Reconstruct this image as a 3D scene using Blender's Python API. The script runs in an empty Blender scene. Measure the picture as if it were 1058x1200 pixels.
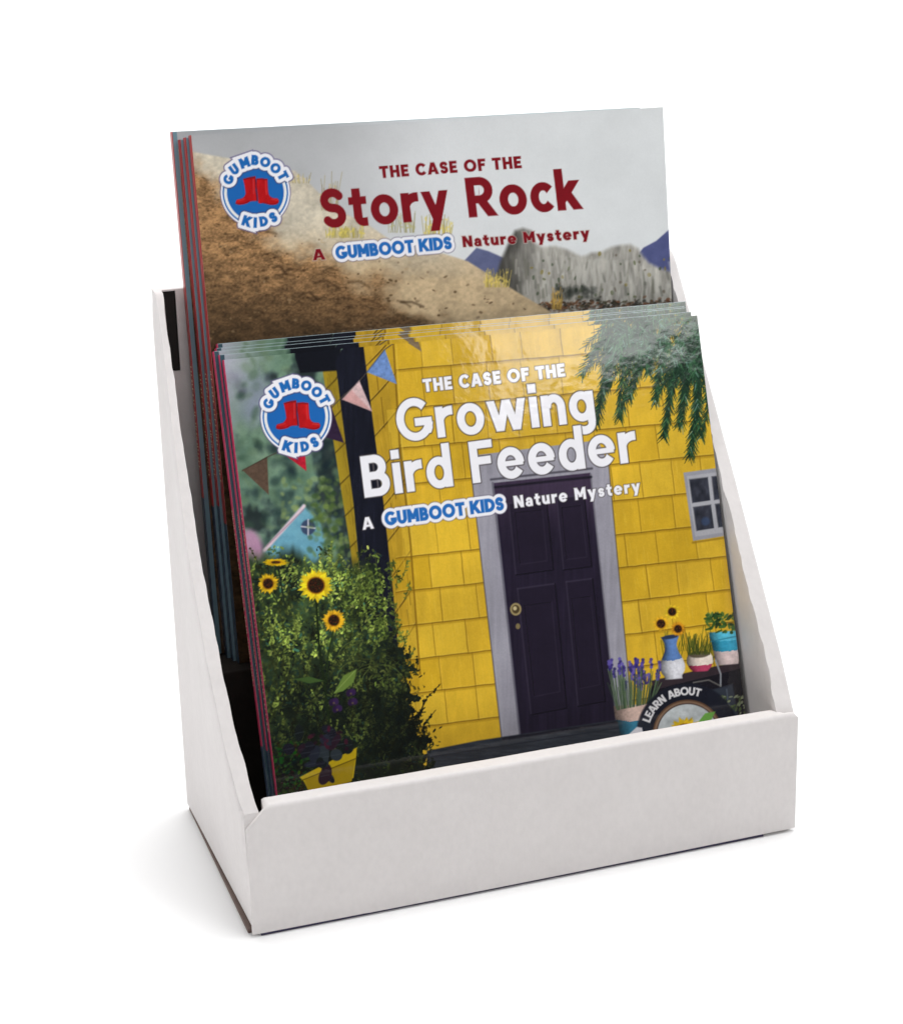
import bpy, bmesh, math, random
import numpy as np
from mathutils import Vector, Matrix

scene = bpy.context.scene
C = scene.collection
rad = math.radians

# ------------------------------------------------------------------ camera
CAM_LOC = (-0.1463, -0.6725, 0.3875)
CAM_ROT = (1.2736, 0.0252, -0.3449)
F_PX = 2215.15                       # focal length in pixels of a 1058 x 1200 picture
cam = bpy.data.cameras.new('camera')
cam_ob = bpy.data.objects.new('camera', cam)
C.objects.link(cam_ob)
cam_ob.location = CAM_LOC
cam_ob.rotation_euler = CAM_ROT
cam.sensor_fit = 'HORIZONTAL'
cam.sensor_width = 36
cam.lens = F_PX / 1058 * 36
cam.clip_start = 0.01
cam.clip_end = 100
scene.camera = cam_ob

# ------------------------------------------------------------------ light
world = bpy.data.worlds.new('World')
scene.world = world
world.use_nodes = True
bg = world.node_tree.nodes['Background']
bg.inputs[0].default_value = (1, 1, 1, 1)
bg.inputs[1].default_value = 0.10


def area(name, loc, target, sx, sy, power, col=(1, 1, 1)):
    l = bpy.data.lights.new(name, 'AREA')
    l.shape = 'RECTANGLE'
    l.size, l.size_y, l.energy, l.color = sx, sy, power, col
    o = bpy.data.objects.new(name, l)
    C.objects.link(o)
    o.location = loc
    o.rotation_euler = (Vector(target) - Vector(loc)).to_track_quat('-Z', 'Y').to_euler()
    return o


area('overhead_softbox', (0.37, 0.03, 1.50), (0.12, 0.06, 0.0), 1.05, 1.05, 24.5)
area('side_softbox', (-1.45, -0.50, 0.85), (0.0, 0.05, 0.05), 0.9, 0.6, 8.5)
area('front_softbox', (0.86, -1.34, 1.05), (0.12, 0.05, 0.18), 0.50, 0.50, 5.4)
area('backdrop_light', (0.3, 2.2, 1.9), (0.3, 2.1, 0.0), 5.6, 0.8, 84)  # unseen lamp added to bring the sweep up to white

vs = scene.view_settings
scene.display_settings.display_device = 'sRGB'
vs.view_transform = 'Standard'
vs.look = 'None'
vs.exposure = 0
vs.gamma = 1
vs.use_curve_mapping = False
scene.cycles.max_bounces = 8
scene.cycles.use_denoising = True


# ------------------------------------------------------------------ helpers
def tag(o, label=None, cat=None, group=None, kind=None):
    if label: o['label'] = label
    if cat: o['category'] = cat
    if group: o['group'] = group
    if kind: o['kind'] = kind
    return o


def obj(name, me, mat, parent=None):
    if isinstance(me, bmesh.types.BMesh):
        bm = me
        me = bpy.data.meshes.new(name)
        bm.to_mesh(me)
        bm.free()
    o = bpy.data.objects.new(name, me)
    C.objects.link(o)
    if mat is not None and not me.materials:
        me.materials.append(mat)
    if parent is not None:
        o.parent = parent
    return o


def empty(name, loc=(0, 0, 0), rot=(0, 0, 0), parent=None):
    o = bpy.data.objects.new(name, None)
    o.empty_display_size = 0.02
    C.objects.link(o)
    o.location = loc
    o.rotation_euler = rot
    if parent is not None:
        o.parent = parent
    return o


def smooth(o, angle=40):
    me = o.data
    me.shade_smooth()
    me.set_sharp_from_angle(angle=rad(angle))


def box_bm(x0, x1, y0, y1, z0, z1, bevel=0.0, seg=2):
    bm = bmesh.new()
    vs_ = [bm.verts.new(p) for p in ((x0, y0, z0), (x1, y0, z0), (x1, y1, z0), (x0, y1, z0),
                                     (x0, y0, z1), (x1, y0, z1), (x1, y1, z1), (x0, y1, z1))]
    for f in ((0, 3, 2, 1), (4, 5, 6, 7), (0, 1, 5, 4), (1, 2, 6, 5), (2, 3, 7, 6), (3, 0, 4, 7)):
        bm.faces.new([vs_[i] for i in f])
    if bevel:
        bmesh.ops.bevel(bm, geom=bm.edges[:], offset=bevel, segments=seg, affect='EDGES', profile=0.5)
    return bm


def prism_bm(a, b, bevel=0.0, seg=2, subdiv=0):
    """Solid between two outlines of the same number of points."""
    bm = bmesh.new()
    va = [bm.verts.new(p) for p in a]
    vb = [bm.verts.new(p) for p in b]
    n = len(a)
    bm.faces.new(va)
    bm.faces.new(vb[::-1])
    for i in range(n):
        j = (i + 1) % n
        bm.faces.new((va[j], va[i], vb[i], vb[j]))
    bmesh.ops.recalc_face_normals(bm, faces=bm.faces[:])
    if bevel:
        bmesh.ops.bevel(bm, geom=bm.edges[:], offset=bevel, segments=seg, affect='EDGES', profile=0.5)
    return bm


def srgb2lin(a):
    a = np.clip(np.asarray(a, dtype=np.float64), 0, 1)
    return np.where(a <= 0.04045, a / 12.92, ((a + 0.055) / 1.055) ** 2.4)


def lin(r, g, b, gain=1.0):
    c = srgb2lin(np.array([r, g, b]) / 255) * gain
    return (float(c[0]), float(c[1]), float(c[2]), 1.0)


# ------------------------------------------------------------------ materials
def mat_new(name):
    m = bpy.data.materials.new(name)
    m.use_nodes = True
    nt = m.node_tree
    return m, nt, nt.nodes['Principled BSDF']


def mat_card(name, base, dark, rough=0.62, bump=0.05, flute=0.02):
    m, nt, p = mat_new(name)
    tc = nt.nodes.new('ShaderNodeTexCoord')
    n1 = nt.nodes.new('ShaderNodeTexNoise')
    n1.inputs['Scale'].default_value = 38
    n1.inputs['Detail'].default_value = 6
    n1.inputs['Roughness'].default_value = 0.65
    nt.links.new(tc.outputs['Object'], n1.inputs['Vector'])
    cr = nt.nodes.new('ShaderNodeValToRGB')
    cr.color_ramp.elements[0].position = 0.32
    cr.color_ramp.elements[0].color = dark
    cr.color_ramp.elements[1].position = 0.68
    cr.color_ramp.elements[1].color = base
    nt.links.new(n1.outputs['Fac'], cr.inputs['Fac'])
    sp = nt.nodes.new('ShaderNodeTexNoise')
    sp.inputs['Scale'].default_value = 420
    sp.inputs['Detail'].default_value = 5
    mp = nt.nodes.new('ShaderNodeMapping')               # fibres and flutes run upright in the board
    mp.inputs['Scale'].default_value = (1.0, 1.0, 0.7)
    nt.links.new(tc.outputs['Object'], mp.inputs['Vector'])
    nt.links.new(mp.outputs['Vector'], sp.inputs['Vector'])
    sr = nt.nodes.new('ShaderNodeMapRange')
    sr.inputs['From Min'].default_value = 0.3
    sr.inputs['From Max'].default_value = 0.7
    sr.inputs['To Min'].default_value = 0.975
    sr.inputs['To Max'].default_value = 1.022
    nt.links.new(sp.outputs['Fac'], sr.inputs['Value'])
    mx = nt.nodes.new('ShaderNodeVectorMath')
    mx.operation = 'SCALE'
    nt.links.new(cr.outputs['Color'], mx.inputs[0])
    nt.links.new(sr.outputs['Result'], mx.inputs['Scale'])
    nt.links.new(mx.outputs['Vector'], p.inputs['Base Color'])
    n2 = nt.nodes.new('ShaderNodeTexNoise')
    n2.inputs['Scale'].default_value = 900
    n2.inputs['Detail'].default_value = 4
    nt.links.new(tc.outputs['Object'], n2.inputs['Vector'])
    n3 = nt.nodes.new('ShaderNodeTexNoise')          # soft unevenness of the board over the flutes
    n3.inputs['Scale'].default_value = 45
    n3.inputs['Detail'].default_value = 2
    nt.links.new(tc.outputs['Object'], n3.inputs['Vector'])
    ad = nt.nodes.new('ShaderNodeMath')
    ad.operation = 'MULTIPLY_ADD'
    ad.inputs[1].default_value = 3.0
    nt.links.new(n3.outputs['Fac'], ad.inputs[0])
    nt.links.new(n2.outputs['Fac'], ad.inputs[2])
    b = nt.nodes.new('ShaderNodeBump')
    b.inputs['Strength'].default_value = bump
    b.inputs['Distance'].default_value = 0.001
    nt.links.new(ad.outputs[0], b.inputs['Height'])
    nt.links.new(b.outputs['Normal'], p.inputs['Normal'])
    p.inputs['Roughness'].default_value = rough
    p.inputs['Specular IOR Level'].default_value = 0.3
    return m


def mat_cover():
    m, nt, p = mat_new('glossy_printed_cover')
    at = nt.nodes.new('ShaderNodeAttribute')
    at.attribute_name = 'print'
    nt.links.new(at.outputs['Color'], p.inputs['Base Color'])
    tc = nt.nodes.new('ShaderNodeTexCoord')
    n = nt.nodes.new('ShaderNodeTexNoise')
    n.inputs['Scale'].default_value = 60
    n.inputs['Detail'].default_value = 3
    nt.links.new(tc.outputs['Object'], n.inputs['Vector'])
    n2 = nt.nodes.new('ShaderNodeTexNoise')
    n2.inputs['Scale'].default_value = 420
    n2.inputs['Detail'].default_value = 2
    nt.links.new(tc.outputs['Object'], n2.inputs['Vector'])
    ad = nt.nodes.new('ShaderNodeMath')
    ad.operation = 'MULTIPLY_ADD'
    ad.inputs[1].default_value = 0.10
    nt.links.new(n2.outputs['Fac'], ad.inputs[0])
    nt.links.new(n.outputs['Fac'], ad.inputs[2])
    b = nt.nodes.new('ShaderNodeBump')
    b.inputs['Strength'].default_value = 0.09
    b.inputs['Distance'].default_value = 0.002
    nt.links.new(ad.outputs[0], b.inputs['Height'])
    nt.links.new(b.outputs['Normal'], p.inputs['Normal'])
    p.inputs['Roughness'].default_value = 0.085
    p.inputs['IOR'].default_value = 1.5
    return m


def mat_plain(name, col, rough=0.5, noise=0.12, scale=300):
    m, nt, p = mat_new(name)
    tc = nt.nodes.new('ShaderNodeTexCoord')
    n = nt.nodes.new('ShaderNodeTexNoise')
    n.inputs['Scale'].default_value = scale
    n.inputs['Detail'].default_value = 4
    nt.links.new(tc.outputs['Object'], n.inputs['Vector'])
    cr = nt.nodes.new('ShaderNodeValToRGB')
    cr.color_ramp.elements[0].color = tuple(c * (1 - noise) for c in col[:3]) + (1,)
    cr.color_ramp.elements[1].color = tuple(min(1, c * (1 + noise)) for c in col[:3]) + (1,)
    nt.links.new(n.outputs['Fac'], cr.inputs['Fac'])
    nt.links.new(cr.outputs['Color'], p.inputs['Base Color'])
    p.inputs['Roughness'].default_value = rough
    return m


def mat_pages():
    """Edges of a block of paper: fine lines through the thickness."""
    m, nt, p = mat_new('paper_page_edges')
    tc = nt.nodes.new('ShaderNodeTexCoord')
    mp = nt.nodes.new('ShaderNodeMapping')
    mp.inputs['Scale'].default_value = (30, 9000, 30)
    nt.links.new(tc.outputs['Object'], mp.inputs['Vector'])
    n = nt.nodes.new('ShaderNodeTexNoise')
    n.inputs['Scale'].default_value = 1
    n.inputs['Detail'].default_value = 2
    nt.links.new(mp.outputs['Vector'], n.inputs['Vector'])
    cr = nt.nodes.new('ShaderNodeValToRGB')
    cr.color_ramp.elements[0].position = 0.3
    cr.color_ramp.elements[0].color = (0.42, 0.44, 0.46, 1)
    cr.color_ramp.elements[1].position = 0.65
    cr.color_ramp.elements[1].color = (0.78, 0.79, 0.79, 1)
    nt.links.new(n.outputs['Fac'], cr.inputs['Fac'])
    nt.links.new(cr.outputs['Color'], p.inputs['Base Color'])
    p.inputs['Roughness'].default_value = 0.6
    return m


def mat_floor():
    m, nt, p = mat_new('white_paper_sweep')
    tc = nt.nodes.new('ShaderNodeTexCoord')
    n = nt.nodes.new('ShaderNodeTexNoise')
    n.inputs['Scale'].default_value = 12
    nt.links.new(tc.outputs['Object'], n.inputs['Vector'])
    cr = nt.nodes.new('ShaderNodeValToRGB')
    cr.color_ramp.elements[0].color = (0.90, 0.90, 0.90, 1)
    cr.color_ramp.elements[1].color = (0.92, 0.92, 0.92, 1)
    nt.links.new(n.outputs['Fac'], cr.inputs['Fac'])
    nt.links.new(cr.outputs['Color'], p.inputs['Base Color'])
    p.inputs['Roughness'].default_value = 0.9
    p.inputs['Specular IOR Level'].default_value = 0.1
    return m


M_CARD = mat_card('white_coated_cardboard', (0.700, 0.668, 0.660, 1), (0.668, 0.636, 0.628, 1))
M_KRAFT = mat_card('brown_kraft_edge', (0.22, 0.155, 0.125, 1), (0.14, 0.10, 0.095, 1), 0.9, 0.25)
M_DARK = mat_card('shade_dark_board', (0.030, 0.024, 0.020, 1), (0.018, 0.014, 0.012, 1), 0.95, 0.2)  # near-black so the colour itself carries the shade inside the tray
M_COVER = mat_cover()
M_PAGES = mat_pages()
M_RED = mat_plain('red_printed_spine', (0.36, 0.020, 0.018, 1), 0.35)
M_CRIMSON = mat_plain('crimson_printed_spine', (0.50, 0.03, 0.10, 1), 0.35)
M_NAVY = mat_plain('dark_blue_printed_spine', (0.022, 0.05, 0.095, 1), 0.35)
M_TEAL = mat_plain('pale_blue_back_cover', (0.24, 0.36, 0.42, 1), 0.35)
M_CREAM = mat_plain('cream_spine_lettering', (0.85, 0.74, 0.50, 1), 0.5)
M_FLOOR = mat_floor()

# ------------------------------------------------------------------ setting: a white paper sweep
prof = [(-4.0, 0.0), (2.2, 0.0)]
for i in range(1, 13):
    a = rad(90 * i / 12)
    prof.append((2.2 + 0.8 * math.sin(a), 0.8 - 0.8 * math.cos(a)))
prof.append((3.0, 3.2))
bm = bmesh.new()
rows = []
for (y, z) in prof:
    rows.append([bm.verts.new((x, y, z)) for x in (-5, 6)])
for a, b in zip(rows, rows[1:]):
    bm.faces.new((a[0], a[1], b[1], b[0]))
fl = obj('backdrop_floor', bm, M_FLOOR)
smooth(fl, 60)
tag(fl, kind='structure')

# ------------------------------------------------------------------ the cardboard display
W, D, Hb, Hl, DT = 0.2472, 0.1275, 0.2454, 0.0581, 0.1124
disp = empty('cardboard_display', (0, 0, 0))
tag(disp, 'white cardboard counter display with a low front lip, holding two stacks of books', 'display')

# base sheet, its raw brown edge shows under the left side
b0 = [(-0.0016, 0.004, 0.0002), (W + 0.0002, 0.004, 0.0002), (W - 0.001, D - 0.001, 0.0002), (0.0006, D - 0.001, 0.0002)]
b1 = [(p[0], p[1], 0.0021) for p in b0]
obj('base_panel', prism_bm(b0, b1), M_KRAFT, disp)


def ztop(y):
    """Height of a side panel above the floor at depth y: slanted front edge, rounded top corner, level top."""
    z = Hl - 0.004 + (y - 0.0012) * (Hb - Hl + 0.004) / (DT - 0.0012)
    k = 0.007
    h = max(0.0, min(1.0, 0.5 + 0.5 * (Hb - z) / k))
    return Hb * (1 - h) + z * h - k * h * (1 - h) * 0.9


BOW_Y = [0.0, 0.004, 0.015, 0.034, 0.0575, 0.083, 0.100, 0.1124, 0.128]
BOW = {-1: [-0.0004, -0.0022, -0.0042, -0.0056, -0.0058, -0.0034, -0.0016, -0.0008, 0.0002],
       1: [0.0003, 0.0003, 0.0005, -0.0006, -0.0020, -0.0040, -0.0056, -0.0066, -0.0070]}
THK = {-1: [0.0070, 0.0070, 0.0064, 0.0060, 0.0055, 0.0042, 0.0034, 0.0038, 0.0040],
       1: [0.0088, 0.0088, 0.0085, 0.0080, 0.0070, 0.0060, 0.0052, 0.0046, 0.0044]}
rng = random.Random(4)


def side(sign):
    """Bowed double board with a soft rolled front edge."""
    ys = [0.00138 + (D - 0.00138) * i / 88 for i in range(89)]
    ts = [0, .06, .15, .3, .45, .6, .75, .88, .95, .985, 1.0]
    wob = [rng.uniform(-1, 1) for _ in ys]
    wob = [(wob[max(0, i - 1)] + wob[i]) / 2 + 0.6 * math.sin(i * 0.33 + sign) for i in range(89)]
    bm_ = bmesh.new()
    grids = []
    for face in (0, 1):
        g = []
        for i, y in enumerate(ys):
            col = []
            zt = ztop(y)
            bow, th = float(np.interp(y, BOW_Y, BOW[sign])), float(np.interp(y, BOW_Y, THK[sign]))
            for t in ts:
                z0 = 0.0034 - 0.0004 * y / D
                edge = max(0.0, (t - 0.93) / 0.07)               # the two faces round in to the edge
                z = z0 + (zt - z0) * t
                x = bow * t ** 0.8
                if face == 1:
                    x += th + 0.0004 * wob[i] * edge
                r = 0.00035 * edge ** 2 + (0.0004 if (face == 0 and 0.95 < t < 0.99) else 0.0)
                x += -r if face == 1 else r
                if sign > 0:
                    x = W + 2 * bow * t ** 0.8 - x
                col.append(bm_.verts.new((x, y + (0.0004 * wob[i] if face == 1 else 0) * t, z)))
            g.append(col)
        grids.append(g)
    o_, n_ = grids
    ny_, nt_ = len(ys), len(ts)
    for i in range(ny_ - 1):
        for j in range(nt_ - 1):
            bm_.faces.new((o_[i][j], o_[i][j + 1], o_[i + 1][j + 1], o_[i + 1][j]))
            bm_.faces.new((n_[i][j], n_[i + 1][j], n_[i + 1][j + 1], n_[i][j + 1]))
        bm_.faces.new((o_[i][-1], n_[i][-1], n_[i + 1][-1], o_[i + 1][-1]))
        bm_.faces.new((o_[i][0], o_[i + 1][0], n_[i + 1][0], n_[i][0]))
    for j in range(nt_ - 1):
        bm_.faces.new((o_[0][j], n_[0][j], n_[0][j + 1], o_[0][j + 1]))
        bm_.faces.new((o_[-1][j], o_[-1][j + 1], n_[-1][j + 1], n_[-1][j]))
    bmesh.ops.recalc_face_normals(bm_, faces=bm_.faces[:])
    ob = obj('side_panel', bm_, M_CARD, disp)
    smooth(ob, 28)
    return ob


side(-1)
side(1)

# fold-over tab at the foot of the left roll: its small curved end
tb = box_bm(-0.0020, 0.0050, 0.0016, 0.0060, Hl - 0.0075, Hl - 0.0020, 0.0015, 3)
smooth(obj('fold_tab', tb, M_CARD, disp))

# back panel with an added narrow slot; its near-black fill paints in the shade
def back_panel():
    y0, y1 = D - 0.0042, D - 0.0006
    x0, x1 = 0.0036, W - 0.0036
    z0, z1 = 0.003, Hb - 0.0005
    sx0, sx1, sz0, sz1 = 0.0042, 0.0100, 0.2092, Hb - 0.0012
    xs, zs = [x0, sx0, sx1, x1], [z0, sz0, sz1, z1]
    bm_ = bmesh.new()
    g = {}
    for s, y in ((0, y0), (1, y1)):
        for i, x in enumerate(xs):
            for j, z in enumerate(zs):
                g[s, i, j] = bm_.verts.new((x, y, z))
    for i in range(3):
        for j in range(3):
            if (i, j) != (1, 1):
                bm_.faces.new((g[0, i, j], g[0, i + 1, j], g[0, i + 1, j + 1], g[0, i, j + 1]))
            bm_.faces.new((g[1, i, j], g[1, i, j + 1], g[1, i + 1, j + 1], g[1, i + 1, j]))
    for i in range(3):
        bm_.faces.new((g[0, i, 0], g[1, i, 0], g[1, i + 1, 0], g[0, i + 1, 0]))
        bm_.faces.new((g[0, i, 3], g[0, i + 1, 3], g[1, i + 1, 3], g[1, i, 3]))
        bm_.faces.new((g[0, 0, i], g[0, 0, i + 1], g[1, 0, i + 1], g[1, 0, i]))
        bm_.faces.new((g[0, 3, i], g[1, 3, i], g[1, 3, i + 1], g[0, 3, i + 1]))
    return bm_, (sx0, sx1, sz0, sz1, y0, y1)


bmb, (sx0, sx1, sz0, sz1, y0b, y1b) = back_panel()
obj('back_panel', bmb, M_CARD, disp)
M_HOLLOW = mat_plain('shade_dark_hollow', (0.012, 0.010, 0.009, 1), 0.95)  # shade of the slot put into the colour
obj('slot_shade_fill', box_bm(sx0 + 0.0001, sx1 - 0.0001, y0b + 0.0006, y1b - 0.0004, sz0 + 0.0001, sz1 - 0.0001), M_HOLLOW, disp)

# raised step that carries the rear stack
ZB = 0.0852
obj('inner_step', box_bm(0.0092, W - 0.0106, 0.078, D - 0.0046, 0.0028, ZB - 0.0004, 0.0006, 2), M_DARK, disp)  # step coloured near-black in place of deep shade


# front lip: folded double, rounded top, left end cut at a slant
def lip():
    r = 0.0042
    th = 0.0085
    sec = [(-0.0004, 0.0011)]
    rr = 0.0026
    for cx, a0, a1 in ((rr - 0.0004, 180, 95), (th - rr - 0.0004, 85, 0)):
        for i in range(6):
            a = rad(a0 + (a1 - a0) * i / 5)
            sec.append((cx + rr * math.cos(a), Hl - rr - 0.0002 + rr * math.sin(a)))
    sec.append((th - 0.0004, 0.0011))
    bm_ = bmesh.new()
    prev = None
    ts = [0.0] + [0.0045 * i / 1.3 for i in range(1, 14)] + [0.055 + 0.89 * i / 60 for i in range(61)] + [0.96, 0.975, 0.985, 0.993, 1.0]
    for k, t in enumerate(ts):
        ring = []
        x = W * t + 0.0006 * (2 * t - 1)
        cut = Hl - 0.0006 - max(0.0, 0.0088 - x) * 1.02          # slanted left corner
        cut = min(cut, Hl - max(0.0, x - (W - 0.0018)) * 1.2)    # small rounding at the right one
        for (y, z) in sec:
            wob = 0.00012 * math.sin(t * 9.0 + 1) + 0.00005 * math.sin(t * 37 + 1)
            zz = z + (wob if z > 0.01 else (0.0004 if t < 0.2 else 0.0002 + 0.0004 * t))
            yy = y - 0.0007 * math.sin(math.pi * t) * (1 if y < th / 2 else 0)
            if x < 0.0075 or x > W - 0.0092:
                yy = min(yy, 0.0012)
            ring.append(bm_.verts.new((x, yy, min(zz, cut + wob))))
        if prev:
            for i in range(len(ring)):
                j = (i + 1) % len(ring)
                bm_.faces.new((prev[i], prev[j], ring[j], ring[i]))
        else:
            bm_.faces.new(ring[::-1])
        prev = ring
    bm_.faces.new(prev)
    bmesh.ops.recalc_face_normals(bm_, faces=bm_.faces[:])
    return bm_


lp = obj('front_lip', lip(), M_CARD, disp)
smooth(lp, 50)
# dark violet strip: gap shade and colour fringe under the lip, painted in
M_SEAM = mat_plain('dark_violet_lip_shade', (0.05, 0.04, 0.09, 1), 0.8)
obj('lip_shade_strip', box_bm(0.003, W * 0.94, 0.0003, 0.0036, 0.0001, 0.0013), M_SEAM, disp)

# ------------------------------------------------------------------ printing: canvas, shapes, lettering
WB, HB = 0.216, 0.2268               # cover size
_cx, _sx = math.cos(CAM_ROT[0]), math.sin(CAM_ROT[0])
_cy, _sy = math.cos(CAM_ROT[1]), math.sin(CAM_ROT[1])
_cz, _sz = math.cos(CAM_ROT[2]), math.sin(CAM_ROT[2])
ROT = (np.array([[_cz, -_sz, 0], [_sz, _cz, 0], [0, 0, 1]]) @ np.array([[_cy, 0, _sy], [0, 1, 0], [-_sy, 0, _cy]])
       @ np.array([[1, 0, 0], [0, _cx, -_sx], [0, _sx, _cx]]))


def cover_to_pixels(x0, y0, z0, yaw, tilt):
    """3x3 map from cover coordinates (u, v in metres) through the camera to the image pixels the artwork is drawn in."""
    c, s = math.cos(yaw), math.sin(yaw)
    U = np.array([c, s, 0.0])
    V = np.array([-s * math.sin(tilt), c * math.sin(tilt), math.cos(tilt)])
    O = np.array([x0, y0, z0]) - np.array(CAM_LOC)
    A = ROT.T @ np.stack([U, V, O], 1)
    return np.array([529.0 * -A[2] + F_PX * A[0], 600.0 * -A[2] - F_PX * A[1], -A[2]])


def hsh(ix, iy, seed):
    n = (ix.astype(np.int64) * 374761393 + iy.astype(np.int64) * 668265263 + seed * 974634777) & 0xffffffff
    n = ((n ^ (n >> 13)) * 1274126177) & 0xffffffff
    return ((n ^ (n >> 16)) & 0xffff) / 65535.0


def vnoise(x, y, seed=0):
    ix, iy = np.floor(x), np.floor(y)
    fx_, fy_ = x - ix, y - iy
    fx_ = fx_ * fx_ * (3 - 2 * fx_)
    fy_ = fy_ * fy_ * (3 - 2 * fy_)
    a, b = hsh(ix, iy, seed), hsh(ix + 1, iy, seed)
    c, d = hsh(ix, iy + 1, seed), hsh(ix + 1, iy + 1, seed)
    return (a * (1 - fx_) + b * fx_) * (1 - fy_) + (c * (1 - fx_) + d * fx_) * fy_


def fbm(x, y, seed=0, oct=4, gain=0.5):
    t, a, n = 0, 1.0, 0
    for k in range(oct):
        t = t + a * vnoise(x * 2 ** k, y * 2 ** k, seed + k * 17)
        n += a
        a *= gain
    return t / n


def ss(a, b, x):
    t = np.clip((x - a) / (b - a), 0, 1)
    return t * t * (3 - 2 * t)


class Canvas:
    def __init__(self, H, nx, ny, v0=0.0, v1=HB):
        self.nx, self.ny, self.v0, self.v1 = nx, ny, v0, v1
        u = np.linspace(0, WB, nx)
        v = np.linspace(v0, v1, ny)
        self.u, self.v = u, v
        UU, VV = np.meshgrid(u, v)
        w = H[2, 0] * UU + H[2, 1] * VV + H[2, 2]
        self.X = (H[0, 0] * UU + H[0, 1] * VV + H[0, 2]) / w
        self.Y = (H[1, 0] * UU + H[1, 1] * VV + H[1, 2]) / w
        self.Hi = np.linalg.inv(H)
        self.img = np.zeros((ny, nx, 3))

    def uv(self, x, y):
        q = self.Hi @ np.array([x, y, 1.0])
        return q[0] / q[2], q[1] / q[2]

    def win(self, x0, y0, x1, y1, m=2):
        us, vs_ = [], []
        for x in (x0 - m, x1 + m):
            for y in (y0 - m, y1 + m):
                a, b = self.uv(x, y)
                us.append(a)
                vs_.append(b)
        i0 = int(max(0, math.floor(min(us) / WB * (self.nx - 1))))
        i1 = int(min(self.nx, math.ceil(max(us) / WB * (self.nx - 1)) + 1))
        k = (self.ny - 1) / (self.v1 - self.v0)
        j0 = int(max(0, math.floor((min(vs_) - self.v0) * k)))
        j1 = int(min(self.ny, math.ceil((max(vs_) - self.v0) * k) + 1))
        if i1 <= i0 or j1 <= j0:
            return None
        return (slice(j0, j1), slice(i0, i1))

    def put(self, s, mask, col):
        if callable(col):
            col = col(self.X[s], self.Y[s])
        else:
            col = np.array(col, float) / 255
        m = mask[..., None]
        self.img[s] = self.img[s] * (1 - m) + col * m

    def full(self, mask, col):
        self.put((slice(None), slice(None)), mask, col)

    def poly(self, pts, col, soft=0.6, alpha=1.0):
        p = np.array(pts, float)
        s = self.win(p[:, 0].min(), p[:, 1].min(), p[:, 0].max(), p[:, 1].max(), soft * 2 + 1)
        if s is None: return
        self.put(s, ss(soft, -soft, sd_poly(self.X[s], self.Y[s], p)) * alpha, col)

    def ell(self, cx, cy, rx, ry, rot, col, soft=0.6, alpha=1.0):
        r = max(rx, ry)
        s = self.win(cx - r, cy - r, cx + r, cy + r, soft + 1)
        if s is None: return
        self.put(s, ss(soft, -soft, sd_ell(self.X[s], self.Y[s], cx, cy, rx, ry, rot)) * alpha, col)

    def line(self, pts, w, col, soft=0.5, alpha=1.0, w1=None):
        p = np.array(pts, float)
        s = self.win(p[:, 0].min(), p[:, 1].min(), p[:, 0].max(), p[:, 1].max(), w + soft + 1)
        if s is None: return
        d = sd_line(self.X[s], self.Y[s], p, w, w1)
        self.put(s, ss(soft, -soft, d) * alpha, col)


def sd_poly(X, Y, p):
    n = len(p)
    d = np.full(X.shape, 1e18)
    sg = np.ones(X.shape)
    for i in range(n):
        ax, ay = p[i]
        bx, by = p[i - 1]
        ex, ey = bx - ax, by - ay
        wx, wy = X - ax, Y - ay
        t = np.clip((wx * ex + wy * ey) / (ex * ex + ey * ey + 1e-12), 0, 1)
        d = np.minimum(d, (wx - ex * t) ** 2 + (wy - ey * t) ** 2)
        c1, c2, c3 = Y >= ay, Y < by, ex * wy > ey * wx
        f = (c1 & c2 & c3) | (~c1 & ~c2 & ~c3)
        sg = np.where(f, -sg, sg)
    return sg * np.sqrt(d)


def sd_ell(X, Y, cx, cy, rx, ry, rot=0.0):
    c, s = math.cos(rot), math.sin(rot)
    x, y = X - cx, Y - cy
    a, b = (x * c + y * s), (-x * s + y * c)
    k = np.sqrt((a / rx) ** 2 + (b / ry) ** 2) + 1e-9
    g = np.sqrt((a / rx ** 2) ** 2 + (b / ry ** 2) ** 2) + 1e-9
    return (k - 1) * k / g


def sd_line(X, Y, p, w, w1=None):
    d = np.full(X.shape, 1e9)
    n = len(p) - 1
    for i in range(n):
        ax, ay = p[i]
        bx, by = p[i + 1]
        ex, ey = bx - ax, by - ay
        t = np.clip(((X - ax) * ex + (Y - ay) * ey) / (ex * ex + ey * ey + 1e-12), 0, 1)
        r = w / 2
        if w1 is not None:
            r = (w + (w1 - w) * (i + t) / n) / 2
        d = np.minimum(d, np.hypot(X - ax - ex * t, Y - ay - ey * t) - r)
    return d


# --- an alphabet drawn as solid shapes: cap height 1, x-height XH
XH = 0.735


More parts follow.
